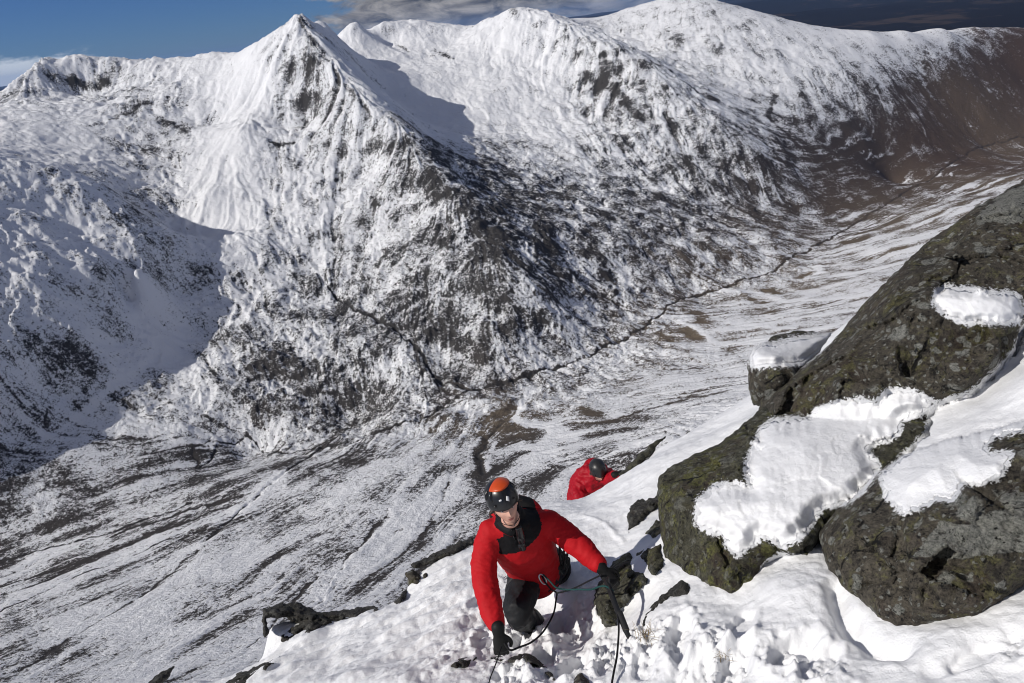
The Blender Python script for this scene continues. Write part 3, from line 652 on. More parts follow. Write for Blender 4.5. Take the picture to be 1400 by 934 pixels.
def snow_mat(name, scale=1.0, bumpd=0.022):
    m = NT(name)
    pos = m.pos()
    g = m.noise(pos, 110 * scale, 4, 0.7); h = m.noise(pos, 16 * scale, 6, 0.66); l = m.noise(pos, 3.0, 3, 0.5)
    col = m.mix(l, (0.80, 0.81, 0.83), (0.90, 0.90, 0.905))
    hh = m.math('ADD', m.math('MULTIPLY', g, 0.35), h)
    return m.out(col, 0.65, m.bump(hh, 0.55, bumpd), **{'Specular IOR Level': 0.25})
MAT_SNOW = snow_mat("packed_snow")
link("snow_slope", men, MAT_SNOW, kind="structure")

# ------------------------------------------------------------------ rocks
def rock_mat(name, dark=(0.014, 0.013, 0.012), mid=(0.095, 0.084, 0.066), moss=0.5, lichen=0.5, red=0.4, scale=1.0):
    m = NT(name); pos = m.pos()
    a = m.noise(pos, 2.6 * scale, 6, 0.68); b = m.noise(pos, 16 * scale, 7, 0.75); c = m.noise(pos, 75 * scale, 4, 0.75)
    d = m.noise(pos, 4.1 * scale, 6, 0.75, 0.6); f = m.noise(pos, 34 * scale, 4, 0.7)
    mixn = m.math('ADD', m.math('MULTIPLY', b, 0.45), m.math('ADD', m.math('MULTIPLY', c, 0.35), m.math('MULTIPLY', f, 0.2)))
    big = m.noise(pos, 1.1 * scale, 4, 0.6)
    col = m.mix(m.sstep(mixn, 0.38, 0.62), dark, m.mix(m.sstep(big, 0.40, 0.62), mid, tuple(1.25 * q for q in mid)))
    col = m.mix(m.math('MULTIPLY', m.sstep(a, 0.48, 0.66), red), col, m.mix(c, (0.018, 0.011, 0.009), (0.075, 0.044, 0.034)))
    mk = m.math('ADD', d, m.math('MULTIPLY', m.math('SUBTRACT', b, 0.5), 0.9))
    mk = m.math('ADD', mk, m.math('MULTIPLY', m.math('SUBTRACT', a, 0.5), 0.5))
    mk = m.math('MULTIPLY', m.sstep(mk, 0.51, 0.65), moss)
    col = m.mix(mk, col, m.mix(m.sstep(c, 0.35, 0.65), (0.030, 0.033, 0.010), (0.155, 0.155, 0.050)))
    # pale crusts: scattered rosettes of several sizes
    wv = m.n('ShaderNodeVectorMath', {0: pos, 1: m.n('ShaderNodeVectorMath', {0: m.n('ShaderNodeTexNoise', {'Vector': pos, 'Scale': 18 * scale, 'Detail': 3}).outputs['Color'], 'Scale': 0.05 / scale}, operation='SCALE').outputs[0]}, operation='ADD').outputs[0]
    ros = None
    for sc_, rad, pick in ((5.0, 0.36, 0.64), (12, 0.36, 0.52), (28, 0.33, 0.48)):
        v = m.n('ShaderNodeTexVoronoi', {'Vector': wv, 'Scale': sc_ * scale, 'Randomness': 1.0}, feature='F1')
        sel = m.sstep(m.n('ShaderNodeSeparateColor', {0: v.outputs['Color']}).outputs[0], pick, pick + 0.02)
        k = m.math('MULTIPLY', m.sstep(v.outputs['Distance'], rad * 0.75, rad, 1, 0), sel)
        ros = k if ros is None else m.math('MAXIMUM', ros, k)
    cru = m.sstep(m.math('ADD', m.attr("crust"), m.math('MULTIPLY', m.math('SUBTRACT', b, 0.5), 1.2)), 0.48, 0.60)
    ros = m.math('MULTIPLY', m.math('MAXIMUM', m.math('MULTIPLY', ros, lichen), m.math('MULTIPLY', cru, 0.85)), m.sstep(b, 0.34, 0.46))
    col = m.mix(ros, col, m.mix(m.sstep(c, 0.35, 0.65), (0.10, 0.105, 0.095), (0.27, 0.27, 0.245)))
    ck = m.n('ShaderNodeTexVoronoi', {'Vector': m.n('ShaderNodeMapping', {'Vector': wv, 'Rotation': (0.4, 0.7, 0.3), 'Scale': (1, 2.1, 1)}).outputs[0], 'Scale': 1.0 * scale}, feature='DISTANCE_TO_EDGE').outputs[0]
    ck = m.math('MULTIPLY', m.sstep(ck, 0.004, 0.016, 1, 0), m.sstep(d, 0.47, 0.58))
    col = m.mix(ck, col, (0.006, 0.006, 0.006))
    pit = m.sstep(m.math('ADD', f, m.math('MULTIPLY', c, 0.4)), 0.53, 0.61)
    col = m.mix(pit, (0.008, 0.0075, 0.007), col)
    fr = m.math('ADD', m.attr("frost"), m.math('MULTIPLY', m.math('SUBTRACT', f, 0.5), 1.5))
    fr = m.sstep(m.math('ADD', fr, m.math('MULTIPLY', m.math('SUBTRACT', c, 0.5), 0.8)), 0.52, 0.66)
    col = m.mix(fr, col, (0.84, 0.85, 0.87))
    hh = m.math('ADD', m.math('MULTIPLY', b, 0.9), m.math('MULTIPLY', f, 0.45))
    hh = m.math('SUBTRACT', m.math('ADD', hh, m.math('MULTIPLY', c, 0.2)), m.math('MULTIPLY', ck, 0.7))
    hh = m.math('ADD', hh, m.math('MULTIPLY', m.math('MAXIMUM', ros, fr), 0.10))
    return m.out(col, 0.85, m.bump(hh, 0.9, 0.032 / scale ** 0.5), **{'Specular IOR Level': 0.25})
MAT_ROCK = rock_mat("lichened_granite", moss=0.5, lichen=0.9)
MAT_ROCK_MOSS = rock_mat("mossy_granite", mid=(0.092, 0.090, 0.062), moss=0.8, lichen=0.45, red=0.5)
MAT_ROCK_DARK = rock_mat("dark_wet_granite", (0.012, 0.012, 0.012), (0.07, 0.066, 0.06), moss=0.15, lichen=0.3, red=0.2, scale=1.8)

def facet3(p, cell, seed):
    """broken faces: every cell of a scattered lattice carries its own tilted plane"""
    p = np.asarray(p, np.float32) / cell; q = np.floor(p).astype(np.int64)
    best = np.full(len(p), 1e9, np.float32); out = np.zeros(len(p), np.float32)
    for dx in (-1, 0, 1):
        for dy in (-1, 0, 1):
            for dz in (-1, 0, 1):
                g = q + np.array([dx, dy, dz]); h = _PM[(g[:, 0] + seed * 31) & 4095]; h = _PM[(h + g[:, 1]) & 4095]; h = _PM[(h + g[:, 2]) & 4095]
                c = g + 0.5 + 0.45 * _G3[h]; dv = p - c; d = (dv ** 2).sum(1)
                k = d < best; best[k] = d[k]; out[k] = (dv[k] * _G3[(h[k] + 77) & 4095]).sum(1) + 0.5 * _G3[(h[k] + 191) & 4095][:, 0]
    return out * cell

def resample(poly, step):
    poly = np.asarray(poly, float); out = []
    for a, b in zip(poly, np.roll(poly, -1, 0)):
        n = max(1, int(round(np.linalg.norm(b - a) / step)))
        for k in range(n): out.append(a + (b - a) * k / n)
    return np.array(out)
def smooth_closed(p, it):
    for _ in range(it): p = 0.5 * p + 0.25 * (np.roll(p, 1, 0) + np.roll(p, -1, 0))
    return p
def inside(poly, q):
    x, y = q[:, 0], q[:, 1]; c = np.zeros(len(q), bool)
    for (x0, y0), (x1, y1) in zip(poly, np.roll(poly, -1, 0)):
        k = ((y0 > y) != (y1 > y))
        with np.errstate(divide='ignore', invalid='ignore'):
            c ^= k & (x < (x1 - x0) * (y - y0) / (y1 - y0 + 1e-12) + x0)
    return c
def edge_dist(poly, q):
    d = np.full(len(q), 1e9)
    for a, b in zip(poly, np.roll(poly, -1, 0)):
        ab = b - a; t = np.clip(((q - a) @ ab) / (ab @ ab + 1e-9), 0, 1)
        d = np.minimum(d, np.hypot(q[:, 0] - a[0] - t * ab[0], q[:, 1] - a[1] - t * ab[1]))
    return d

fronts = []
def solid(name, outline, ctrl, mat, label, cat, thick=0.5, bulge=0.25, bw=0.35, amp=0.05, lam=0.45, step=3.2, ragged=1.2, seed=1, smooth=1, back_extra=None, over=None, lift=0.0, ridged=True, parent=None, frost=(), crust=()):
    """a stone or a cake of snow: outline traced at its own distance, rounded towards its rim, with a real back"""
    ol = smooth_closed(resample(outline, step), smooth)
    nrm_ = np.roll(ol, -1, 0) - np.roll(ol, 1, 0); nrm_ = np.stack([nrm_[:, 1], -nrm_[:, 0]], -1); nrm_ /= np.linalg.norm(nrm_, axis=1)[:, None] + 1e-9
    ol = ol + nrm_ * (ragged * (perlin(ol[:, 0] / 11.0, ol[:, 1] / 11.0, seed) * 1.4 + perlin(ol[:, 0] / 4.0, ol[:, 1] / 4.0, seed + 3) * 0.9))[:, None]
    base = RBF(np.array(ctrl, float)[:, :2] / 100.0, np.array(ctrl, float)[:, 2], c=0.05)
    md = float(np.mean([c[2] for c in ctrl])); pxm = FPX / md
    def front(q):
        b = base(q / 100.0); e = edge_dist(ol, q) / pxm
        t = np.clip(e / bw, 0, 1); prof = np.sqrt(np.clip(1 - (1 - t) ** 2, 0, 1))
        p = P(q[:, 0], q[:, 1], b)
        nz_ = amp * (fbm3(p, lam, 5, 0.55, seed, ridged) - (0.5 if ridged else 0))
        if ridged: nz_ = 0.55 * nz_ + 0.30 * facet3(p + 0.05 * lam * np.stack([perlin3(p / (lam * .3), 1), perlin3(p / (lam * .3), 2), perlin3(p / (lam * .3), 3)], -1), lam * 0.9, seed) * min(1.0, amp / 0.05) + 0.22 * facet3(p, lam * 0.33, seed + 4) * min(1.0, amp / 0.05)
        nz_ = nz_ * np.clip(t * 3, 0, 1)
        for pl in frost:
            pl = np.asarray(pl, float); de = edge_dist(pl, q); nz_ = nz_ * (1 - 0.85 * sstep(-14, 8, np.where(inside(pl, q), de, -de)))
        dep = b - bulge * prof - nz_
        if over is not None:
            o = np.full(len(q), 1e9); wt = 0.3 * sstep(0.15, 0.8, t)
            for f, pl in over:
                k = inside(pl, q); 
                if k.any(): fa, fb, _ = f(q[k]); o[k] = np.minimum(o[k], fa * (1 - wt[k]) + fb * wt[k])
            dep = np.minimum(dep, np.where(o < 1e8, o - lift * (0.02 + 0.98 * t * t * (3 - 2 * t)) - nz_ * 0.5, 1e9))
        return dep, b - bulge * prof, prof
    lo, hi = ol.min(0), ol.max(0)
    gxx, gyy = np.meshgrid(np.arange(lo[0], hi[0], step), np.arange(lo[1], hi[1], step * 0.87))
    gxx = gxx + (np.arange(gxx.shape[0]) % 2)[:, None] * step * 0.5
    g = np.stack([gxx.ravel(), gyy.ravel()], -1) + np.random.default_rng(seed).uniform(-.22, .22, (gxx.size, 2)) * step
    g = g[inside(ol, g)]; g = g[edge_dist(ol, g) > step * 0.55]
    rings = ol
    allp = np.concatenate([rings, g]); nb = len(ol)
    res = delaunay_2d_cdt([Vector(p) for p in allp], [], [list(range(nb))], 1, 1e-6)
    vv = np.array([tuple(p) for p in res[0]]); tri = np.array([f for f in res[2] if len(f) == 3], int)
    ed = edge_dist(ol, vv) < 0.02
    dep, b, prof = front(vv)
    back = np.maximum(dep + 0.02, b + (bulge + thick) * prof) if over is None else dep + thick * prof + 0.005
    F = P(vv[:, 0], vv[:, 1], np.where(ed, dep, dep)); B = P(vv[:, 0], vv[:, 1], back)
    n = len(vv); mapb = np.arange(n) + n
    mapb[ed] = np.arange(n)[ed]
    faces = np.concatenate([tri, mapb[tri][:, ::-1]])
    co = np.concatenate([F, B])
    used = np.unique(faces); rm_ = np.full(len(co), -1); rm_[used] = np.arange(len(used))
    faces = rm_[faces]; co = co[used]
    # outward faces
    a, b_, c_ = co[faces[0, 0]], co[faces[0, 1]], co[faces[0, 2]]
    if np.dot(np.cross(b_ - a, c_ - a), a) > 0: faces = faces[:, ::-1]
    cen = co[co.shape[0] // 2] * 0 + co.mean(0)
    atts = {}
    if over is None:
        for nm, polys in (("frost", frost), ("crust", crust)):
            a_ = np.zeros(2 * n)
            for pl in polys:
                pl = np.asarray(pl, float); dd_ = edge_dist(pl, vv); sg_ = np.where(inside(pl, vv), dd_, -dd_)
                a_[:n] = np.maximum(a_[:n], sstep(-19, 4, sg_))
            atts[nm] = a_[used]
    me_ = raw_mesh(name, co - cen, faces, atts)
    o = link(name, me_, mat, parent, label, cat)
    o.location = cen
    fronts.append((lambda q: front(q), ol))
    return o, (front, ol)

PT_A = [(1282, 400), (1292, 394), (1312, 396), (1330, 398), (1350, 401), (1375, 402), (1391, 408), (1396, 425), (1390, 438), (1370, 441), (1345, 438), (1325, 440), (1305, 434), (1288, 424), (1279, 413)]
PT_B = [(1027, 490), (1032, 478), (1042, 472), (1060, 474), (1082, 466), (1110, 462), (1137, 458), (1115, 480), (1096, 495), (1075, 496), (1058, 497), (1042, 498), (1030, 499)]
PT_C = [(1043, 588), (1032, 610), (1022, 637), (1026, 665), (1005, 663), (979, 665), (956, 686), (954, 713), (971, 726), (990, 728), (997, 747), (1009, 757), (1024, 747), (1041, 732), (1055, 735), (1070, 745), (1092, 735), (1107, 716), (1123, 694), (1153, 686), (1176, 671), (1195, 648), (1200, 637), (1187, 622), (1185, 607), (1210, 601), (1226, 592), (1232, 572), (1262, 563), (1276, 552), (1252, 539), (1228, 533), (1210, 539), (1199, 556), (1177, 549), (1149, 552), (1121, 560), (1106, 575), (1078, 574), (1054, 578)]
PT_D = [(1206, 652), (1214, 679), (1225, 690), (1236, 701), (1259, 690), (1282, 679), (1301, 682), (1316, 656), (1335, 661), (1369, 648), (1380, 622), (1350, 622), (1345, 606), (1362, 594), (1400, 584), (1470, 560), (1475, 400), (1440, 420), (1402, 448), (1391, 478), (1365, 508), (1331, 538), (1292, 551), (1274, 562), (1270, 592), (1240, 622), (1220, 640)]
PT_E = [(1046, 778), (1040, 795), (1052, 790), (1068, 772), (1085, 764), (1066, 760)]
CRUST = [(1263, 754), (1289, 720), (1327, 724), (1354, 705), (1400, 701), (1450, 695), (1450, 745), (1354, 751), (1316, 758)]
CRUST2 = [(1340, 300), (1370, 272), (1410, 255), (1410, 290), (1385, 300), (1360, 296)]
ALLP = [PT_A, PT_B, PT_C, PT_D]
# upper slab, side block, mossy boulder, lower right boulder
slab_o, slab = solid("boulder", [(1094, 503), (1120, 483), (1137, 468), (1165, 436), (1181, 416), (1209, 388), (1244, 353), (1280, 321), (1312, 301), (1335, 281), (1363, 268), (1400, 246), (1450, 222), (1470, 330), (1440, 420), (1391, 456), (1389, 480), (1365, 512), (1331, 541), (1292, 556), (1270, 590), (1217, 600), (1117, 600), (1058, 590), (1036, 568), (1040, 545)],
    [(1094, 503, 5.35), (1040, 560, 5.35), (1165, 436, 5.35), (1280, 321, 5.45), (1400, 246, 5.4), (1450, 300, 5.1), (1430, 430, 4.55), (1385, 480, 4.45), (1330, 540, 4.45), (1200, 590, 4.75), (1080, 590, 5.0), (1150, 520, 4.9), (1250, 430, 4.75), (1330, 350, 4.85), (1300, 480, 4.55), (1180, 470, 5.0), (1380, 320, 4.95)],
    MAT_ROCK, "large sloping dark granite slab with one small snow patch, top right of the boulders", "boulder", thick=0.8, bulge=0.22, bw=0.3, amp=0.07, lam=0.55, seed=3, frost=ALLP, crust=[CRUST2])
block_o, block = solid("boulder", [(1028, 477), (1040, 470), (1060, 458), (1090, 452), (1137, 455), (1120, 485), (1100, 505), (1080, 530), (1050, 552), (1029, 556), (1024, 530), (1021, 499)],
    [(1028, 477, 5.6), (1137, 456, 6.1), (1060, 458, 6.1), (1100, 500, 5.5), (1029, 556, 5.55), (1022, 499, 5.55), (1060, 520, 5.3), (1060, 490, 5.45), (1090, 470, 5.85)],
    MAT_ROCK, "small square block of rock capped with snow at the left end of the sloping slab", "boulder", thick=0.5, bulge=0.10, bw=0.12, amp=0.04, lam=0.3, step=2.6, seed=4, frost=ALLP, crust=[CRUST2])
moss_o, moss = solid("boulder", [(1042, 557), (1016, 580), (982, 608), (952, 620), (918, 637), (901, 652), (898, 679), (903, 724), (908, 762), (933, 787), (963, 819), (980, 815), (1001, 828), (1020, 811), (1039, 796), (1046, 775), (1070, 764), (1107, 764), (1119, 740), (1135, 715), (1180, 690), (1230, 650), (1275, 610), (1278, 570), (1230, 560), (1150, 560), (1090, 560)],
    [(1042, 557, 5.2), (982, 608, 5.0), (918, 637, 4.95), (898, 679, 4.75), (903, 724, 4.65), (933, 787, 4.25), (1001, 828, 3.85), (1070, 764, 3.95), (1119, 740, 3.9), (1180, 690, 4.0), (1275, 610, 4.25), (1278, 570, 4.5), (1150, 560, 4.9), (960, 700, 4.35), (1050, 690, 4.2), (1100, 620, 4.5), (1200, 620, 4.4), (1000, 640, 4.65), (960, 770, 4.2)],
    MAT_ROCK_MOSS, "mossy green brown boulder in the middle, largely covered by a broad snow patch", "boulder", thick=0.7, bulge=0.22, bw=0.25, amp=0.07, lam=0.4, seed=5, frost=ALLP + [PT_E])
low_o, low = solid("boulder", [(1121, 743), (1120, 728), (1145, 694), (1176, 671), (1196, 648), (1240, 620), (1300, 600), (1346, 590), (1400, 575), (1460, 560), (1475, 680), (1450, 770), (1400, 798), (1380, 815), (1358, 830), (1335, 845), (1297, 849), (1259, 859), (1223, 861), (1202, 849), (1183, 830), (1153, 804), (1130, 773)],
    [(1121, 743, 3.75), (1145, 694, 3.85), (1196, 648, 3.85), (1300, 600, 3.8), (1400, 575, 3.6), (1470, 600, 3.3), (1450, 770, 3.0), (1380, 815, 3.0), (1297, 849, 3.08), (1223, 861, 3.2), (1153, 804, 3.5), (1250, 720, 3.45), (1350, 680, 3.3), (1200, 760, 3.5), (1320, 780, 3.2), (1400, 680, 3.2)],
    MAT_ROCK, "rounded dark grey boulder half under a snow bank at the lower right edge", "boulder", thick=0.6, bulge=0.24, bw=0.3, amp=0.05, lam=0.4, seed=6, frost=ALLP, crust=[CRUST])

MAT_CAKE = snow_mat("crusted_snow", 1.2, 0.020)
ov = [slab, moss, low, block]
solid("snow_patch", PT_A,
    [(1282, 400, 9), (1390, 400, 9), (1390, 440, 9), (1300, 435, 9)], MAT_CAKE, "small isolated patch of snow on the face of the sloping slab", "snow patch", thick=0.03, bulge=0.0, bw=0.10, amp=0.008, lam=0.12, step=2.4, ragged=2.6, seed=12, over=ov, lift=0.06, ridged=False)
solid("snow_patch", PT_B,
    [(1027, 490, 9), (1137, 458, 9), (1096, 495, 9), (1060, 470, 9)], MAT_CAKE, "wedge of smooth snow capping the square block of rock", "snow patch", thick=0.04, bulge=0.0, bw=0.10, amp=0.008, lam=0.2, step=2.4, ragged=1.0, seed=13, over=ov, lift=0.09, ridged=False)
solid("snow_patch", PT_C,
    [(1043, 588, 9), (1276, 552, 9), (1009, 757, 9), (954, 713, 9), (1180, 650, 9)], MAT_CAKE, "broad thick snow patch spread over the mossy middle boulder", "snow patch", thick=0.05, bulge=0.0, bw=0.20, amp=0.022, lam=0.20, step=2.2, ragged=4.0, seed=14, over=ov, lift=0.09, ridged=False)
solid("snow_bank", PT_D,
    [(1206, 652, 3.85), (1280, 570, 4.35), (1331, 541, 4.45), (1391, 480, 4.5), (1470, 410, 4.3), (1470, 560, 3.55), (1380, 600, 3.65), (1330, 600, 3.8), (1280, 640, 3.75), (1400, 520, 4.0), (1340, 560, 4.1), (1236, 701, 3.7), (1369, 648, 3.5), (1300, 682, 3.6)],
    MAT_CAKE, "bank of snow between the slab and the lower right boulder, lumpy at its foot", "snow bank", thick=0.05, bulge=0.04, bw=0.16, amp=0.030, lam=0.26, step=2.4, ragged=3.0, seed=15, over=ov, lift=0.075, ridged=False)

LRN = np.log(rn)
def snow_z(x, y):
    i = np.clip((np.log(np.hypot(x, y)) - LRN[0]) / (LRN[1] - LRN[0]), 0, len(rn) - 2).astype(int); j = np.clip((np.arctan2(x, y) - tn[0]) / (tn[1] - tn[0]), 0, len(tn) - 2).astype(int)
    return ZN[i, j]
def snow_depth(u, v, d0, tol=0.5):
    d = np.linspace(max(1.5, d0 - tol), d0 + tol, 160); q = ray(u, v)[None] * d[:, None]
    k = q[:, 2] < snow_z(q[:, 0], q[:, 1])
    return float(d[k.argmax()]) if k.any() and not k[0] else d0
def small(label, outline, d, seed, mat=None, thick=0.2, bulge=0.1, tilt=0.0, amp=0.055, ragged=1.8, name="rock"):
    o = np.array(outline, float); c = o.mean(0)
    ctrl = [(p[0], p[1], snow_depth(p[0], p[1], d + tilt * (c[1] - p[1]) / 100.0) + 0.03) for p in outline]
    solid(name, outline, ctrl, mat or MAT_ROCK_DARK, label, "rock", thick=thick, bulge=bulge, bw=0.10, amp=amp, lam=0.16, step=2.0, ragged=ragged, seed=seed, smooth=0)
small("dark rock under the gloved hand of the near climber, beside his ice axe", [(833, 773), (848, 760), (860, 752), (866, 761), (864, 777), (880, 783), (887, 790), (885, 800), (868, 813), (862, 823), (849, 834), (843, 856), (829, 861), (816, 844), (812, 829), (812, 804), (825, 790)], 4.5, 21, MAT_ROCK_MOSS, 0.3, 0.16, 0.9)
small("angular rock wedged against the foot of the mossy boulder on its left", [(868, 757), (884, 750), (903, 742), (908, 775), (897, 792), (890, 785), (882, 770), (873, 764)], 4.62, 22, MAT_ROCK_MOSS, 0.3, 0.1, 0.8)
small("curved ridge of bare rock arching out of the snow below the mossy boulder", [(877, 858), (878, 842), (888, 826), (906, 811), (933, 791), (946, 803), (942, 815), (915, 819), (897, 832), (885, 846), (881, 858)], 4.0, 23, None, 0.2, 0.08, 0.5)
small("black rock in the snow ramp just left of the mossy boulder", [(856, 712), (859, 691), (877, 682), (898, 676), (908, 690), (889, 702), (874, 717), (863, 724), (859, 739)], 5.42, 24, None, 0.3, 0.1, 1.1)
small("small pointed rock touching the left flank of the mossy boulder", [(881, 729), (889, 720), (898, 708), (906, 714), (908, 735), (892, 735)], 5.0, 25, MAT_ROCK_MOSS, 0.2, 0.08, 0.8)
small("narrow strip of bare rock along the ramp edge behind the far climber", [(846, 648), (865, 630), (874, 622), (890, 607), (910, 597), (906, 603), (896, 612), (893, 621), (875, 636), (862, 648), (851, 656)], 7.42, 26, MAT_ROCK_MOSS, 0.4, 0.1, 0.6, ragged=1.6)
small("flat dark outcrop with a snowy hollow on the left edge of the slope", [(360, 832), (384, 825), (408, 823), (438, 838), (480, 832), (512, 828), (517, 834), (490, 842), (460, 850), (438, 857), (423, 871), (386, 877), (380, 868), (408, 853), (390, 845), (364, 846), (366, 866), (362, 872), (358, 850)], 5.62, 27, None, 0.3, 0.08, 1.0, ragged=1.6)
small("thin broken outcrop at the bottom left of the slope edge", [(308, 935), (325, 921), (345, 912), (366, 905), (384, 896), (376, 908), (352, 922), (330, 938)], 5.2, 28, None, 0.3, 0.08, 1.0, ragged=1.6)
small("lone sliver of rock in the bottom left corner of the slope", [(196, 940), (213, 922), (238, 911), (233, 923), (215, 940)], 5.5, 29, None, 0.3, 0.06, 1.0, ragged=1.4)
small("long ragged outcrop on the skyline of the slope left of the near climber", [(562, 772), (580, 762), (602, 753), (625, 742), (648, 736), (652, 742), (622, 757), (600, 767), (570, 778)], 6.1, 30, None, 0.35, 0.08, 1.0, ragged=1.8)
small("small squarish stone standing on the edge of the left snow bank", [(554, 783), (566, 780), (576, 788), (572, 798), (558, 801)], 5.85, 31, MAT_ROCK, 0.2, 0.07, 0.7)
small("pebble sized stone beside the squarish stone on the left snow bank", [(575, 785), (583, 782), (588, 788), (580, 794)], 5.85, 32, MAT_ROCK, 0.12, 0.05, 0.7)
small("thin dark rib of rock below the two stones on the left snow bank", [(540, 824), (547, 812), (560, 801), (557, 812), (546, 826)], 5.6, 33, None, 0.2, 0.05, 1.0)
small("low wedge of dark rock left of the hand gripping the snow", [(607, 916), (620, 904), (633, 899), (655, 895), (654, 900), (646, 907), (639, 914), (630, 913), (620, 914)], 4.02, 34, None, 0.2, 0.07, 1.0)
small("arched rim of dark rock under the hand gripping the snow", [(664, 899), (685, 896), (700, 897), (709, 894), (720, 893), (731, 897), (742, 907), (752, 917), (758, 930), (753, 928), (745, 918), (736, 911), (726, 908), (713, 907), (694, 905), (680, 903)], 3.86, 35, None, 0.2, 0.06, 0.9)
small("rounded brown stone cut by the bottom edge between the ropes", [(774, 942), (786, 923), (793, 917), (800, 921), (807, 931), (811, 944)], 3.55, 36, MAT_ROCK, 0.2, 0.08, 0.8)

# dead grass poking through the snow
def tuft(label, u, v, d, n, h, seed):
    r = np.random.default_rng(seed); co = []; fc = []
    for k in range(n):
        b = np.append(r.normal(0, 0.025, 2), -0.02); a = r.uniform(0, 6.28); lean = r.uniform(0.3, 1.1); L = h * r.uniform(0.5, 1.2); wv = np.array([-math.sin(a), math.cos(a), 0]) * 0.0022
        for j in range(4):
            t = j / 3; c = b + np.array([math.cos(a) * lean * t * t * L, math.sin(a) * lean * t * t * L, L * t * (1 - 0.25 * t)])
            co += [c - wv * (1 - 0.8 * t), c + wv * (1 - 0.8 * t)]
            if j: i = len(co) - 4; fc.append([i, i + 1, i + 3, i + 2])
    me_ = raw_mesh("grass_tuft", np.array(co), fc)
    o = link("grass_tuft", me_, MAT_STRAW, None, label, "grass tuft")
    q = P(u, v, d); q[2] = float(snow_z(np.array(q[0]), np.array(q[1]))) ; o.location = q
m = NT("dead_straw"); MAT_STRAW = m.out(m.mix(m.noise(m.pos(), 60, 2), (0.20, 0.14, 0.07), (0.42, 0.33, 0.19)), 0.8)
tuft("straw coloured grass poking from the snow right of the ice axe tip", 882, 882, 3.75, 34, 0.10, 1)
tuft("thin straw grass sticking out of the trodden snow at the bottom centre right", 983, 893, 3.35, 26, 0.07, 2)
print("near", time.time() - T0)
# ------------------------------------------------------------------ climbers
def unit(a): a = np.asarray(a, float); return a / np.linalg.norm(a)
def catmull(p, n):
    p = np.asarray(p, float); q = np.vstack([2 * p[0] - p[1], p, 2 * p[-1] - p[-2]]); out = []
    for i in range(1, len(q) - 2):
        for k in range(n):
            t = k / n
            out.append(0.5 * (2 * q[i] + (q[i + 1] - q[i - 1]) * t + (2 * q[i - 1] - 5 * q[i] + 4 * q[i + 1] - q[i + 2]) * t * t + (3 * q[i] - q[i - 1] - 3 * q[i + 1] + q[i + 2]) * t ** 3))
    out.append(q[-2]); return np.array(out)
def tube(pts_, ra, rb=None, side=None, seg=20, dens=5, cap=True):
    """a limb: smooth chain of elliptical sections with rounded ends -> (vertices, faces)"""
    pts_ = np.asarray(pts_, float); ra = np.broadcast_to(np.asarray(ra, float), (len(pts_),)); rb = ra if rb is None else np.broadcast_to(np.asarray(rb, float), (len(pts_),))
    c = catmull(np.column_stack([pts_, ra, rb]), dens) if len(pts_) > 1 else np.column_stack([pts_, ra, rb])
    C, A, B = c[:, :3], c[:, 3], c[:, 4]
    T = np.gradient(C, axis=0); T /= np.linalg.norm(T, axis=1)[:, None] + 1e-9
    s = np.asarray(side, float) if side is not None else np.cross(T[0], [0.3, 0.2, 1.0])
    rings = []; 
    ext = []
    if cap:
        for f in (0.95, 0.75, 0.4): ext.append((C[0] - T[0] * min(A[0], B[0]) * f, A[0] * math.sqrt(1 - f * f), B[0] * math.sqrt(1 - f * f), T[0]))
    for i in range(len(C)): ext.append((C[i], A[i], B[i], T[i]))
    if cap:
        for f in (0.4, 0.75, 0.95): ext.append((C[-1] + T[-1] * min(A[-1], B[-1]) * f, A[-1] * math.sqrt(1 - f * f), B[-1] * math.sqrt(1 - f * f), T[-1]))
    ph = np.linspace(0, 2 * np.pi, seg, endpoint=False)
    for (cc_, a, b, t) in ext:
        s = s - t * np.dot(s, t); s = s / (np.linalg.norm(s) + 1e-9); n_ = np.cross(t, s)
        rings.append(cc_ + a * np.cos(ph)[:, None] * s + b * np.sin(ph)[:, None] * n_)
    V = np.concatenate(rings); nr_ = len(rings)
    F = []
    for i in range(nr_ - 1):
        for k in range(seg):
            k2 = (k + 1) % seg
            F.append([i * seg + k, i * seg + k2, (i + 1) * seg + k2, (i + 1) * seg + k])
    V = np.vstack([V, rings[0].mean(0), rings[-1].mean(0)]); n0 = nr_ * seg
    for k in range(seg):
        k2 = (k + 1) % seg
        F.append([n0, k2, k, k]); F.append([n0 + 1, (nr_ - 1) * seg + k, (nr_ - 1) * seg + k2, (nr_ - 1) * seg + k2])
    return V, F
def ball(c, ax, r, seg=24):
    """ellipsoid: centre, 3 axes (rows), radii"""
    c = np.asarray(c, float); V = []; F = []
    for i in range(seg // 2 + 1):
        t = math.pi * i / (seg // 2)
        for k in range(seg):
            p = 2 * math.pi * k / seg
            V.append(c + ax[0] * r[0] * math.sin(t) * math.cos(p) + ax[1] * r[1] * math.sin(t) * math.sin(p) + ax[2] * r[2] * math.cos(t))
    for i in range(seg // 2):
        for k in range(seg):
            k2 = (k + 1) % seg
            F.append([i * seg + k, (i + 1) * seg + k, (i + 1) * seg + k2, i * seg + k2])
    return np.array(V), F
def mesh_from(name, parts):
    bm = bmesh.new()
    for V, F in parts:
        vs = [bm.verts.new(v) for v in V]
        for f in F:
            ids = list(dict.fromkeys(f))
            if len(ids) > 2:
                try: bm.faces.new([vs[i] for i in ids])
                except ValueError: pass
    bmesh.ops.remove_doubles(bm, verts=bm.verts, dist=1e-6)
    bmesh.ops.recalc_face_normals(bm, faces=bm.faces)
    me_ = bpy.data.meshes.new(name); bm.to_mesh(me_); bm.free()
    for p in me_.polygons: p.use_smooth = True
    return me_
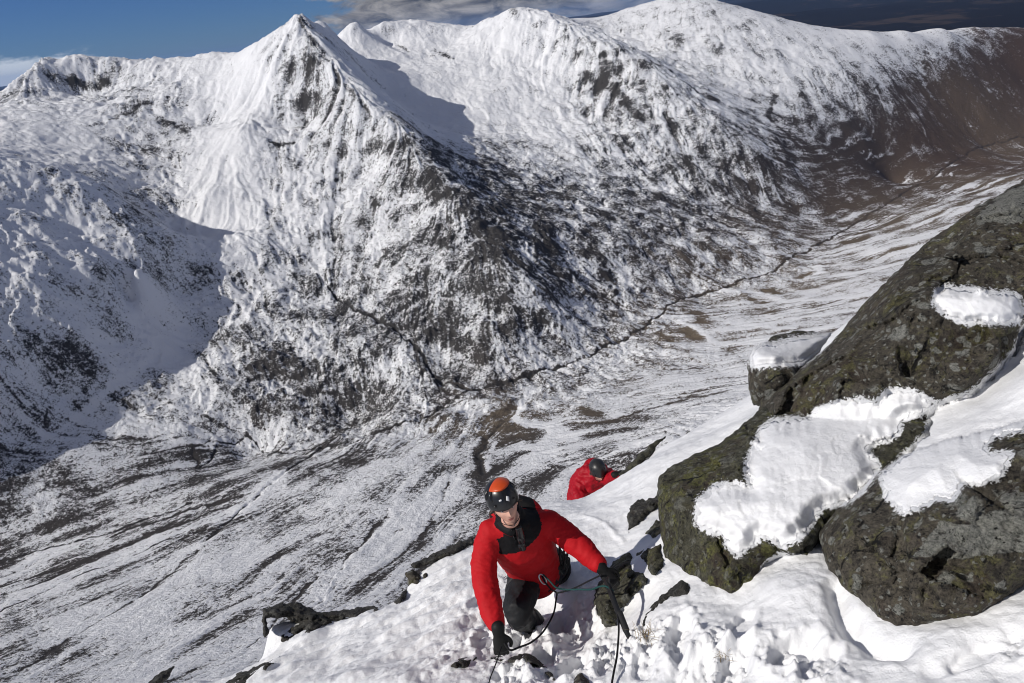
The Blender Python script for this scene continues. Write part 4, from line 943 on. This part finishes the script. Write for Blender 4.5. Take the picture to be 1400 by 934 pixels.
def fuse(name, parts, vox, it=3):
    """union of overlapping limbs as one continuous skin"""
    me_ = mesh_from(name, parts)
    o = bpy.data.objects.new(name, me_); COL.objects.link(o)
    md = o.modifiers.new("r", 'REMESH'); md.mode = 'VOXEL'; md.voxel_size = vox
    md = o.modifiers.new("s", 'SMOOTH'); md.iterations = it; md.factor = 0.5
    dg = bpy.context.evaluated_depsgraph_get(); dg.update()
    m2 = bpy.data.meshes.new_from_object(o.evaluated_get(dg)); m2.name = name
    bpy.data.objects.remove(o); bpy.data.meshes.remove(me_)
    for p in m2.polygons: p.use_smooth = True
    return m2
def get_co(me_):
    a = np.empty(len(me_.vertices) * 3, np.float32); me_.vertices.foreach_get("co", a); return a.reshape(-1, 3)
def get_no(me_):
    a = np.empty(len(me_.vertices) * 3, np.float32); me_.vertex_normals.foreach_get("vector", a); return a.reshape(-1, 3)
def set_co(me_, a):
    me_.vertices.foreach_set("co", np.asarray(a, np.float32).reshape(-1)); me_.update()
def set_attr(me_, n, a):
    at = me_.attributes.new(n, 'FLOAT', 'POINT'); at.data.foreach_set("value", np.asarray(a, np.float32))

def cloth(name, color, color2=None, attr=None, rough=0.6, sheen=0.0):
    m = NT(name); pos = m.pos()
    a = m.noise(pos, 22, 4, 0.55, 0.8); b = m.noise(pos, 420, 2, 0.5)
    h = m.math('ADD', a, m.math('MULTIPLY', b, 0.05))
    c = m.mix(b, tuple(x * 0.88 for x in color), color)
    if attr: c = m.mix(m.sstep(m.attr(attr), 0.45, 0.55), c, color2)
    return m.out(c, rough, m.bump(h, 0.12, 0.02), **{'Specular IOR Level': 0.22, 'Sheen Weight': sheen})
def plain(name, color, rough=0.4, metal=0.0, spec=0.5):
    m = NT(name); c = m.mix(m.noise(m.pos(), 60, 3), tuple(x * 0.8 for x in color), color)
    return m.out(c, rough, **{'Metallic': metal, 'Specular IOR Level': spec})
M_RED = cloth("red_shell_fabric", (0.47, 0.006, 0.011), (0.006, 0.006, 0.007), "panel", 0.72)
M_CRIM = cloth("crimson_shell_fabric", (0.36, 0.006, 0.016), (0.006, 0.006, 0.007), "panel", 0.55)
M_TROU = cloth("black_trouser_fabric", (0.016, 0.017, 0.019), rough=0.6)
M_GLOVE = cloth("black_glove_leather", (0.010, 0.010, 0.010), rough=0.6)
M_HELM = plain("black_helmet_shell", (0.010, 0.010, 0.011), 0.30)
M_HORA = plain("orange_helmet_top", (0.62, 0.075, 0.012), 0.35)
M_HGREY = plain("charcoal_helmet_shell", (0.022, 0.022, 0.022), 0.4)
M_WHITE = plain("white_print", (0.75, 0.75, 0.75), 0.5)
M_GREY = plain("grey_print", (0.30, 0.30, 0.31), 0.6)
M_WEB = plain("black_webbing", (0.012, 0.012, 0.013), 0.7)
M_STEEL = plain("brushed_alloy", (0.62, 0.64, 0.66), 0.3, 1.0)
M_DSTEEL = plain("dark_alloy", (0.045, 0.047, 0.05), 0.4, 0.7)
M_ROPE = cloth("black_rope_sheath", (0.012, 0.012, 0.014), rough=0.75)
M_TEAL = cloth("teal_rope_sheath", (0.014, 0.062, 0.060), rough=0.7)
M_SHINE = plain("glossy_black_plastic", (0.012, 0.012, 0.013), 0.22)
M_BOOT = plain("black_boot", (0.015, 0.014, 0.013), 0.55)
m = NT("weathered_skin"); 
sk = m.mix(m.noise(m.pos(), 40, 3), (0.56, 0.30, 0.22), (0.66, 0.39, 0.30))
sk = m.mix(m.sstep(m.attr("lips"), 0.3, 0.7), sk, (0.34, 0.11, 0.09))
sk = m.mix(m.sstep(m.attr("brow"), 0.3, 0.7), sk, (0.045, 0.028, 0.018))
M_SKIN = m.out(sk, 0.5, **{'Specular IOR Level': 0.35})
m = NT("eye"); M_EYE = m.out((0.55, 0.53, 0.5), 0.2)
m = NT("iris"); M_IRIS = m.out((0.02, 0.018, 0.015), 0.15)
M_HAIR = plain("brown_hair", (0.03, 0.018, 0.011), 0.6)

def to_local(root, me_):
    a = get_co(me_); set_co(me_, a - np.array(root.location, np.float32)[None]); return me_
def part(name, me_, mat, parent):
    """world-space mesh -> child of the thing"""
    base = parent if parent.type == 'EMPTY' else parent
    off = np.zeros(3)
    p = parent
    while p is not None: off += np.array(p.location); p = p.parent
    c = get_co(me_).mean(0)
    set_co(me_, get_co(me_) - c)
    o = link(name, me_, mat, parent); o.location = Vector(c - off); return o
def wrinkle(me_, amp, lam, seed, stretch=None):
    co = get_co(me_); no = get_no(me_)
    n = fbm3(co, lam, 3, 0.5, seed, True) - 0.4
    set_co(me_, co + no * (amp * n)[:, None])

def head(root, c, up, fwd, s=1.0, hair=True):
    up = unit(up); fwd = unit(np.asarray(fwd) - up * np.dot(fwd, up)); rt = np.cross(fwd, up)
    n = 72
    th = np.linspace(0, math.pi, n // 2 + 1); ph = np.linspace(0, 2 * math.pi, n, endpoint=False)
    TT, PP = np.meshgrid(th, ph, indexing='ij')
    x = np.sin(TT) * np.sin(PP); y = np.sin(TT) * np.cos(PP); z = np.cos(TT)
    X_ = 0.076 * x; Y_ = 0.098 * y; Z_ = 0.118 * z
    lowm = sstep(0.1, -0.9, z); X_ = X_ * (1 - 0.30 * lowm); Y_ = np.where(y < 0, Y_ * (1 - 0.45 * lowm), Y_)
    f = np.clip(y, 0, 1) ** 1.2
    Y_ = Y_ - 0.012 * f * sstep(0.0, 0.9, np.abs(x) + 0.2 * z)
    gz = lambda cx, cz, sx_, sz_: np.exp(-((X_ - cx) / sx_) ** 2 - ((Z_ - cz) / sz_) ** 2) * (y > 0)
    Y_ = Y_ + 0.026 * gz(0, -0.026, .011, .014) + 0.014 * gz(0, -0.004, .009, .02) + 0.007 * gz(-.011, -.031, .007, .007) + 0.007 * gz(.011, -.031, .007, .007)
    Y_ = Y_ - 0.012 * gz(.031, .006, .014, .010) - 0.012 * gz(-.031, .006, .014, .010) + 0.007 * gz(.03, .026, .022, .008) + 0.007 * gz(-.03, .026, .022, .008)
    Y_ = Y_ + 0.008 * gz(0, -.093, .022, .016) + 0.006 * gz(0, -.055, .024, .006) + 0.006 * gz(0, -.067, .020, .006) - 0.006 * gz(0, -.061, .026, .0025) + 0.006 * gz(.045, -.022, .016, .018) + 0.006 * gz(-.045, -.022, .016, .018)
    lips = np.maximum(gz(0, -.057, .024, .0055), gz(0, -.066, .020, .005)); brow = np.maximum(gz(.031, .024, .019, .005), gz(-.031, .024, .019, .005))
    W = c + s * (X_[..., None] * rt + Y_[..., None] * fwd + Z_[..., None] * up)
    me_ = grid_mesh("head", np.concatenate([W[..., 0], W[:, :1, 0]], 1), np.concatenate([W[..., 1], W[:, :1, 1]], 1), np.concatenate([W[..., 2], W[:, :1, 2]], 1),
                    {"lips": np.concatenate([lips, lips[:, :1]], 1), "brow": np.concatenate([brow, brow[:, :1]], 1)})
    h = part("head", me_, M_SKIN, root)
    at = lambda X0, Y0, Z0: c + s * (X0 * rt + Y0 * fwd + Z0 * up)
    for sg_ in (-1, 1):
        e = part("eye", mesh_from("eye", [ball(at(sg_ * .031, .071, .004), (rt, fwd, up), (s * .012,) * 3, 16)]), M_EYE, h)
        part("iris", mesh_from("iris", [ball(at(sg_ * .031, .0795, .003), (rt, fwd, up), (s * .0055, s * .004, s * .0055), 12)]), M_IRIS, h)
        part("ear", fuse("ear", [tube([at(sg_ * .074, -.004, .018), at(sg_ * .082, -.014, .008), at(sg_ * .079, -.010, -.016), at(sg_ * .072, -.002, -.03)], [s * .010, s * .013, s * .010, s * .006], [s * .005] * 4, up, 10)], 0.003, 2), M_SKIN, h)
    part("hair", mesh_from("hair", [tube([at(-.074, .0, -.005), at(-.06, -.07, -.03), at(0, -.095, -.035), at(.06, -.07, -.03), at(.074, .0, -.005)], [s * .012] * 5, [s * .04] * 5, np.cross(fwd, up) * 0 + fwd, 12)]), M_HAIR, h)
    return at, (rt, fwd, up)

def helmet(root, at, ax, s, shell_mat, top_mat=None, marks=True):
    rt, fwd, up = ax
    n = 64; th = np.linspace(0, 1, 30); ph = np.linspace(0, 2 * math.pi, n + 1)
    def shell(extra, z0, t0, t1, k=30):
        T_, P_ = np.meshgrid(np.linspace(t0, t1, k), ph, indexing='ij')
        x = np.sin(T_) * np.sin(P_); y = np.sin(T_) * np.cos(P_); z = np.cos(T_)
        rim = -0.018 * np.cos(P_) * sstep(0.8, 1.57, T_)            # lower at the nape
        flat = 1 - 0.05 * np.abs(np.sin(P_ * 3)) * np.sin(T_) ** 2 * sstep(0.3, 0.9, T_)
        a, b, h = .104 + extra, .128 + extra, .118 + extra
        return at0(x * a * flat, y * b * flat - .006, z0 + z * h - rim * -1)
    def at0(X0, Y0, Z0): return at(0, 0, 0) + s * (X0[..., None] * rt + Y0[..., None] * fwd + Z0[..., None] * up)
    W = shell(0, .052, 0.0, 1.72); Wi = shell(-.008, .052, 1.72, 0.0)
    W = np.concatenate([W, Wi], 0)
    o = part("helmet", grid_mesh("helmet", W[..., 0], W[..., 1], W[..., 2]), shell_mat, root)
    if top_mat:
        W = shell(.0035, .053, 0.0, 0.74, 16); W2 = shell(-.004, .053, 0.78, 0.0, 10)
        # the coloured crown sits a little forward
        W = np.concatenate([W, W2], 0) + s * (0.010 * fwd - 0.004 * up - 0.006 * rt)
        part("crown_cap", grid_mesh("crown_cap", W[..., 0], W[..., 1], W[..., 2]), top_mat, o)
    def on(p, t, lift=0.004):
        x, y, z = math.sin(t) * math.sin(p), math.sin(t) * math.cos(p), math.cos(t)
        a, b, h = .104 + lift, .128 + lift, .118 + lift
        rim = 0.018 * math.cos(p) * float(sstep(0.8, 1.57, np.array(t)))
        return at(x * a, y * b - .006, .052 + z * h - rim)
    for p in (-1.15, -0.75, 0.75, 1.15):          # vents
        part("vent", mesh_from("vent", [tube([on(p, 0.78, .0), on(p * 1.03, 1.0, .001), on(p * 1.06, 1.2, .0)], [s * .007, s * .011, s * .007], [s * .003] * 3, rt)]), M_SHINE, o)
    for p in (-0.62, 0.62, 2.5, -2.5):            # lamp clips
        part("lamp_clip", mesh_from("lamp_clip", [tube([on(p, 1.42, .003), on(p * 1.12, 1.42, .003)], [s * .006] * 2, [s * .004] * 2, up, 10)]), M_SHINE, o)
    if marks:
        q = [on(-0.34, 1.20), on(-0.20, 1.12), on(-0.09, 1.27), on(-0.23, 1.36)]   # pale slanted lozenge on the brow
        c0 = np.mean(q, 0); nrm_ = unit(np.cross(q[1] - q[0], q[2] - q[0])); nrm_ = nrm_ * np.sign(np.dot(nrm_, c0 - at(0, 0, .05)))
        V = [x + nrm_ * s * .001 for x in q] + [x + nrm_ * s * .004 for x in q]
        part("emblem", mesh_from("emblem", [(np.array(V), [[0, 1, 2, 3], [4, 5, 6, 7], [0, 1, 5, 4], [1, 2, 6, 5], [2, 3, 7, 6], [3, 0, 4, 7]])]), M_WHITE, o)
        part("emblem", mesh_from("emblem", [tube([on(0.17, 1.19), on(0.27, 1.20)], [s * .006] * 2, [s * .004] * 2, up, 10)]), M_WHITE, o)
    for sg_ in (-1, 1):
        part("chin_strap", mesh_from("chin_strap", [tube([at(sg_ * .085, .02, .03), at(sg_ * .076, .03, -.03), at(sg_ * .055, .05, -.085), at(0, .062, -.122)], [s * .008] * 4, [s * .002] * 4, fwd, 8)]), M_WEB, o)
    return o

def hand(root, wrist, d, nrm_, s=1.0, curl=0.9, thumb=1, mat=None):
    """gloved hand: cuff, palm and five bent fingers; d along the palm, nrm_ out of the palm"""
    d = unit(d); nrm_ = unit(np.asarray(nrm_) - d * np.dot(d, nrm_)); sd = np.cross(d, nrm_) * thumb
    L = lambda a, b, c_: wrist + s * (a * d + b * sd + c_ * nrm_)
    prt = [tube([L(-.045, 0, 0), L(-.02, 0, 0), L(0, 0, 0)], [s * .040, s * .038, s * .034], [s * .036, s * .033, s * .026], sd),
           tube([L(-.005, 0, 0), L(.035, .002, 0), L(.085, .004, 0)], [s * .032, s * .042, s * .043], [s * .022, s * .021, s * .018], sd)]
    for k, (off, ln) in enumerate(((.032, .95), (.011, 1.05), (-.011, 1.0), (-.031, .82))):
        p = [np.array([.075, off, 0.0])]; ang = 0.15; 
        for seg_, a in ((.040, .45), (.028, .65), (.022, .5)):
            ang += a * curl
            p.append(p[-1] + ln * seg_ * np.array([math.cos(ang), off * 0.12 / .03 * .3, math.sin(ang)]))
        prt.append(tube([L(*q) for q in p], [s * .0125, s * .0115, s * .0105, s * .009], None, sd, 12))
    p = [(.015, .030, .004), (.035, .056, .012), (.060, .064, .028), (.082, .058, .044)]
    prt.append(tube([L(*q) for q in p], [s * .017, s * .014, s * .0125, s * .010], None, nrm_, 12))
    me_ = fuse("glove", prt, 0.0042 * s, 2)
    return part("glove", me_, mat or M_GLOVE, root)

def loop_mesh(c, a, b, ra, rb, rw, seg=28):
    t = np.linspace(0, 2 * np.pi, seg + 1)[:-1]
    q = [c + math.cos(x) * ra * a + math.sin(x) * rb * b for x in t]
    q = q + [q[0], q[1]]
    return tube(q, rw, None, np.cross(a, b), 8, 2, cap=False)

TOW = lambda u, v: -unit(ray(u, v))

# ---------------- near climber
def near_climber():
    r = bpy.data.objects.new("person", None); COL.objects.link(r)
    r.location = Vector(P(735, 850, 4.95)); r["label"] = "nearest climber in bright red jacket and orange topped black helmet, leaning up on both arms"; r["category"] = "person"
    r["group"] = "climbers on the snow slope"
    r.empty_display_size = 0.1
    S = lambda u, v, d: P(u, v, d)
    shR, shL = S(672, 728, 4.34), S(750, 716, 4.44)
    side = unit(shL - shR)
    spine = [S(732, 786, 4.78), S(727, 768, 4.66), S(713, 742, 4.46), S(703, 722, 4.37), S(698, 708, 4.32)]
    armR = [shR, S(662, 762, 4.32), S(664, 800, 4.22), S(671, 830, 4.12), S(678, 853, 4.05)]
    armL = [shL, S(774, 731, 4.42), S(793, 748, 4.38), S(807, 761, 4.34), S(817, 771, 4.30)]
    hipR, kneeR, ankR = S(719, 788, 4.74), S(708, 838, 4.42), S(735, 856, 4.92)
    hipL, kneeL, ankL = S(752, 770, 4.90), S(766, 788, 5.28), S(764, 800, 5.68)
    hc = S(690, 690, 4.12)
    up = -0.36 * RT + 0.90 * UP + 0.24 * TOW(690, 690); fwd = TOW(690, 690) + 0.06 * RT
    # body under the clothes: one skin from neck to ankles
    body = fuse("body", [tube(spine, [.15, .15, .17, .15, .07], [.10, .10, .12, .10, .07], side), tube([spine[-1], hc - 0.10 * unit(up)], [.062, .058], None, side),
                         tube(armR, [.055, .048, .042, .038, .030], None, side), tube(armL, [.055, .048, .042, .038, .030], None, side),
                         tube([hipR, kneeR, ankR], [.085, .055, .042], None, side), tube([hipL, kneeL, ankL], [.085, .055, .042], None, side)], 0.012, 3)
    body.attributes.new("lips", 'FLOAT', 'POINT'); body.attributes.new("brow", 'FLOAT', 'POINT')
    part("body", body, M_SKIN, r)
    at, ax = head(r, hc, up, fwd, 1.0)
    helmet(r, at, ax, 1.0, M_HELM, M_HORA)
    # jacket
    hem = spine[0] + (spine[0] - spine[1]) * 0.35
    tow = TOW(710, 740)
    hood = [S(680, 706, 4.46), S(700, 694, 4.52), S(722, 700, 4.50), S(738, 714, 4.46)]
    jk = [tube([hem] + spine, [.172, .172, .182, .195, .18, .095], [.13, .135, .14, .15, .125, .09], side, 28),
          tube(armR, [.086, .080, .077, .070, .055], [.082, .078, .074, .066, .053], side), tube(armL, [.086, .082, .078, .069, .055], [.084, .08, .074, .067, .053], side),
          tube([shR, spine[3], shL], [.085, .10, .09], [.085, .10, .09], UP), tube(hood, [.055, .085, .085, .05], [.05, .075, .075, .05], UP),
          tube([S(684, 716, 4.27), S(698, 724, 4.22), S(716, 718, 4.27)], [.03, .035, .03], [.03, .035, .03], UP)]
    jm = fuse("jacket", jk, 0.010, 3)
    co = get_co(jm); no = get_no(jm)
    # folds gather round the bends of the arms
    def folds(path, period):
        path = catmull(path, 14); out = np.zeros(len(co)); L_ = np.concatenate([[0], np.cumsum(np.linalg.norm(np.diff(path, axis=0), axis=1))])
        d = np.linalg.norm(co[:, None] - path[None], axis=2); k = d.argmin(1); l = L_[k]
        near_ = np.clip(1 - d.min(1) / 0.14, 0, 1) ** 0.5
        wob_ = 2.4 * perlin3(co / 0.09, 4)
        ph_ = np.sin(l / period * 2 * np.pi + wob_ * 2.2)
        return near_ * (1 - 2 * np.abs(ph_) ** 0.6) * (0.5 + 0.8 * np.abs(perlin3(co / 0.16, 9)))
    fo = folds(armR, 0.085) + folds(armL, 0.085)
    big = fbm3(co, 0.16, 3, 0.5, 3, True) - 0.4
    set_co(jm, co + no * (0.0040 * fo + 0.007 * big)[:, None])
    # black yoke on the chest: measured across and along the breast
    cx = (co - spine[3]) @ side; cy = (co - spine[3]) @ unit(spine[4] - spine[2]); fr = no @ tow
    k = (fr > 0.1) & (np.abs(cx + 0.02 * 0 - 0.01) < 0.15 - 0.30 * np.clip(-cy, 0, 1)) & (cy > -0.06 + 0.25 * np.clip(cx, 0, 1)) & ((cy < 0.06) | (np.abs(cx - 0.012) < 0.105) | (np.linalg.norm(co - hc, axis=1) < 0.235))
    inner = (np.linalg.norm(co - hc, axis=1) < 0.22) & (fr > 0.2)
    armd = np.minimum(np.linalg.norm(co[:, None] - catmull(armR, 6)[None], axis=2).min(1), np.linalg.norm(co[:, None] - catmull(armL, 6)[None], axis=2).min(1))
    pan = ((k | inner) & (armd > 0.085)).astype(float)
    set_attr(jm, "panel", pan)
    jo = part("jacket", jm, M_RED, r)
    zp = [S(698, 722, 4.17), S(705, 740, 4.27), S(714, 760, 4.45), S(727, 780, 4.60)]
    part("zip", mesh_from("zip", [tube([p for p in zp], .006, .003, side, 8)]), M_SHINE, jo)
    part("chest_pouch", fuse("chest_pouch", [tube([S(709, 722, 4.15), S(712, 734, 4.19), S(714, 743, 4.25)], [.022, .026, .022], [.012, .016, .012], side), tube([S(713, 745, 4.25), S(715, 751, 4.29)], [.026, .024], [.014, .014], side)], 0.004, 2), M_SHINE, jo)
    # trousers
    tm = fuse("trousers", [tube([S(733, 778, 4.74), S(736, 790, 4.82)], [.165, .165], [.12, .13], side), tube([hipR, (hipR + kneeR) / 2 + tow * 0.01, kneeR, (kneeR + ankR) / 2, ankR], [.118, .102, .086, .078, .066], None, side),
                           tube([hipL, (hipL + kneeL) / 2, kneeL, (kneeL + ankL) / 2, ankL], [.122, .10, .084, .076, .066], None, side)], 0.010, 3)
    wrinkle(tm, 0.010, 0.11, 6)
    to_ = part("trousers", tm, M_TROU, r)
    # small pale print on the thigh
    def thigh(u, v): return S(u, v, 4.395)
    pr = [tube([thigh(689, 790), thigh(691.5, 788.5), thigh(693.5, 790.5)], .0022, None, side, 6), tube([thigh(690, 793), thigh(692, 791), thigh(694.5, 792.5)], .0022, None, side, 6)] + [tube([thigh(689 + k * 1.7, 796), thigh(689.9 + k * 1.7, 796)], .0025, None, UP, 6) for k in range(4)]
    part("thigh_print", mesh_from("thigh_print", pr), M_GREY, to_)
    for (ank, kn) in ((ankR, kneeR), (ankL, kneeL)):
        dn = unit(ank - kn); toe = unit(-dn * 0.1 + np.array([0.1, -0.8, 0.35])); toe = unit(toe - dn * np.dot(toe, dn))
        b = part("boot", fuse("boot", [tube([ank - dn * .10, ank + dn * .03], [.06, .058], None, side), tube([ank + dn * .05 - toe * .07, ank + dn * .05 + toe * .06, ank + dn * .055 + toe * .16], [.046, .05, .04], [.045, .045, .032], side)], 0.008, 2), M_BOOT, r)
        part("sole", mesh_from("sole", [tube([ank + dn * .095 - toe * .09, ank + dn * .095 + toe * .05, ank + dn * .09 + toe * .17], [.044, .050, .040], [.012] * 3, side, 16)]), M_WEB, b)
    # harness with its gear
    hs = part("harness", mesh_from("harness", [loop_mesh(S(733, 780, 4.74), side, tow, .19, .155, .02), loop_mesh((hipR * 0.7 + kneeR * 0.3), side, unit(np.cross(side, unit(kneeR - hipR))), .115, .115, .016), loop_mesh(hipL * 0.75 + kneeL * 0.25, side, unit(np.cross(side, unit(kneeL - hipL))), .122, .122, .016)]), M_WEB, r)
    part("belay_loop", mesh_from("belay_loop", [loop_mesh(S(733, 783, 4.54), unit(UP + 0.3 * tow), tow, .035, .012, .008)]), M_WEB, hs)
    part("carabiner", mesh_from("carabiner", [loop_mesh(S(733, 778, 4.50), unit(RT + 0.5 * UP), UP, .026, .012, .005)]), M_STEEL, hs)
    part("carabiner", mesh_from("carabiner", [loop_mesh(S(742, 792, 4.48), unit(0.6 * RT - UP), unit(RT + 0.6 * UP), .036, .018, .005)]), M_STEEL, hs)
    for (u, v, l) in ((758, 764, .045), (765, 770, .05), (771, 765, .05), (775, 770, .04), (770, 777, .045), (761, 780, .04), (753, 775, .04)):
        q = S(u, v, 4.72)
        part("carabiner", mesh_from("carabiner", [loop_mesh(q, unit(UP + 0.25 * math.sin(u) * RT), unit(RT + 0.4 * math.cos(v) * tow), l, l * .5, .0055)]), M_DSTEEL, hs)
        part("sling", mesh_from("sling", [tube([q + UP * l, q + UP * (l + .03) + RT * .004, q + UP * (l + .07)], .008, .003, RT, 8)]), M_WEB, hs)
    # hands
    hand(r, S(682, 868, 4.0), 0.12 * RT - UP + 0.12 * TOW(683, 880), -TOW(683, 880) + 0.1 * RT, 1.0, 0.85, thumb=1)
    hand(r, S(825, 781, 4.27), 0.55 * RT - 0.75 * UP + 0.25 * TOW(830, 790), -TOW(830, 790) - 0.3 * UP, 1.05, 1.1, thumb=1)
    return r, at

near_climber()

# ---------------- far climber
def far_climber():
    r = bpy.data.objects.new("person", None); COL.objects.link(r)
    r["label"] = "farther climber in crimson jacket and charcoal helmet, half hidden behind the snow ramp"; r["category"] = "person"
    r["group"] = "climbers on the snow slope"
    r.location = Vector(P(795, 700, 9.2)); r.empty_display_size = 0.1
    S = P
    shR, shL = S(800, 651, 8.85), S(829, 651, 8.7)
    side = unit(shL - shR)
    spine = [S(795, 690, 9.15), S(797, 677, 9.05), S(802, 662, 8.9), S(809, 652, 8.8), S(813, 648, 8.75)]
    armR = [shR, S(793, 666, 8.8), S(792, 680, 8.7), S(795, 692, 8.6)]
    armL = [shL, S(836, 655, 8.55), S(842, 651, 8.4)]
    hc = S(818, 645, 8.62); tow = TOW(818, 645)
    up = -0.12 * RT + 0.72 * UP + 0.62 * tow; fwd = 0.75 * tow + 0.25 * RT - 0.5 * UP
    hipR, hipL = S(785, 690, 9.2), S(800, 692, 9.15)
    kR, kL, aR, aL = hipR + np.array([0.02, -0.12, -0.42]), hipL + np.array([0.02, -0.05, -0.44]), hipR + np.array([0.0, 0.08, -0.84]), hipL + np.array([0.02, 0.12, -0.86])
    body = fuse("body", [tube(spine, [.15, .15, .17, .15, .07], [.10, .10, .12, .10, .07], side), tube([spine[-1], hc - 0.08 * unit(up)], [.062, .058], None, side), tube(armR, [.055, .045, .04, .032], None, side), tube(armL, [.055, .045, .032], None, side),
                         tube([hipR, kR, aR], [.085, .055, .042], None, side), tube([hipL, kL, aL], [.085, .055, .042], None, side)], 0.014, 3)
    body.attributes.new("lips", 'FLOAT', 'POINT'); body.attributes.new("brow", 'FLOAT', 'POINT')
    part("body", body, M_SKIN, r)
    at, ax = head(r, hc, up, fwd, 1.0)
    helmet(r, at, ax, 1.05, M_HGREY, None, marks=False)
    jk = fuse("jacket", [tube([spine[0] * 2 - spine[1]] + spine, [.19, .19, .19, .20, .18, .10], [.14, .14, .15, .16, .13, .10], side, 24), tube(armR, [.095, .085, .08, .06], None, side), tube(armL, [.095, .08, .06], None, side), tube([shR, spine[3], shL], [.09, .10, .09], None, UP), tube([S(803, 642, 8.95), S(812, 637, 9.0), S(824, 642, 8.95)], [.07, .09, .06], None, UP)], 0.012, 3)
    wrinkle(jk, 0.022, 0.13, 8); set_attr(jk, "panel", np.zeros(len(jk.vertices)))
    part("jacket", jk, M_CRIM, r)
    tm = fuse("trousers", [tube([spine[0], (hipR + hipL) / 2], [.17, .17], [.13, .13], side), tube([hipR, kR, aR], [.12, .09, .07], None, side), tube([hipL, kL, aL], [.12, .09, .07], None, side)], 0.012, 3)
    part("trousers", tm, M_TROU, r)
    for a in (aR, aL):
        part("boot", fuse("boot", [tube([a + np.array([0, 0, .1]), a], [.06, .055], None, side), tube([a + np.array([0, .06, -.04]), a + np.array([0, -.16, -.03])], [.045, .04], None, side)], 0.009, 2), M_BOOT, r)
    hand(r, S(845, 648, 8.36), RT * 0.8 + 0.15 * UP + 0.1 * tow, -UP * 0.8 - 0.4 * tow, 1.1, 0.9)
    hand(r, S(796, 695, 8.58), -UP + 0.2 * RT, -tow, 1.05, 0.9)
    return r
far_climber()

# ---------------- ice axe and ropes
def axe():
    r = bpy.data.objects.new("ice_axe", None); COL.objects.link(r)
    a, b = P(829, 793, 4.20), P(863, 879, 3.80)
    r.location = Vector(b); r["label"] = "black ice axe held by its head, spike pointing down beside the dark rock"; r["category"] = "ice axe"
    d = unit(b - a); tow = TOW(840, 830); sd = unit(np.cross(d, tow))
    part("shaft", mesh_from("shaft", [tube([a, a + (b - a) * .45 + sd * .004, a + (b - a) * .78], [.017, .017, .015], [.012, .012, .011], sd, 16)]), M_DSTEEL, r)
    part("grip", mesh_from("grip", [tube([a + (b - a) * .55, a + (b - a) * .82], [.020, .019], [.015, .014], sd, 16)]), M_WEB, r)
    part("spike", mesh_from("spike", [tube([a + (b - a) * .80, a + (b - a) * .86, a + (b - a) * .97, b], [.020, .016, .010, .003], [.014, .012, .008, .003], sd, 12)]), M_DSTEEL, r)
    part("pick", mesh_from("pick", [tube([a, a - tow * .07 + sd * .01, a - tow * .14 + d * .03 + sd * .02, a - tow * .17 + d * .055 + sd * .02], [.012, .012, .009, .004], [.005] * 4, d, 10), tube([a, a + tow * .035 - sd * .01, a + tow * .06 - sd * .015 + d * .015], [.012, .016, .022], [.005, .005, .003], d, 10)]), M_DSTEEL, r)
axe()

def rope(name, label, path, rad, mat, group=None):
    me_ = mesh_from(name, [tube([P(*p) for p in path], rad, None, UP, 12, 8)])
    c = get_co(me_).mean(0); set_co(me_, get_co(me_) - c)
    o = link(name, me_, mat, None, label, "rope", group); o.location = Vector(c); return o
rope("rope", "black rope looping from the climber's harness down to his lower glove", [(741, 788, 4.48), (746, 797, 4.44), (754, 806, 4.42), (761, 811, 4.42), (760, 822, 4.40), (757, 838, 4.32), (748, 856, 4.22), (738, 869, 4.12), (725, 879, 4.04), (710, 885, 3.98), (699, 889, 3.93), (693, 885, 3.93), (690, 880, 3.95)], .0058, M_ROPE)
rope("rope", "teal and black rope running from the harness to the raised glove", [(743, 786, 4.47), (752, 795, 4.43), (760, 803, 4.41), (772, 806, 4.40), (790, 806, 4.33), (808, 806, 4.24), (820, 802, 4.17), (829, 802, 4.13), (838, 808, 4.12)], .0055, M_TEAL)
rope("rope", "black rope strand crossing from the loop to the rock under the raised glove", [(761, 811, 4.41), (775, 808, 4.39), (788, 803, 4.36), (800, 797, 4.32), (812, 791, 4.27), (822, 786, 4.22)], .0052, M_ROPE)
rope("rope", "black rope hanging beside the ice axe and leaving the bottom of the picture", [(832, 800, 4.13), (839, 818, 4.07), (844, 838, 3.98), (846, 858, 3.88), (845, 880, 3.76), (843, 900, 3.62), (839, 920, 3.52), (835, 945, 3.42), (832, 980, 3.2)], .0058, M_ROPE)
rope("cord", "thin dark cord dropping from the lower glove over the arched rock", [(686, 884, 3.93), (683, 892, 3.88), (680, 902, 3.80), (675, 915, 3.74), (670, 928, 3.70), (666, 945, 3.62), (660, 975, 3.4)], .0036, M_ROPE)["category"] = "cord"
print("people", time.time() - T0)
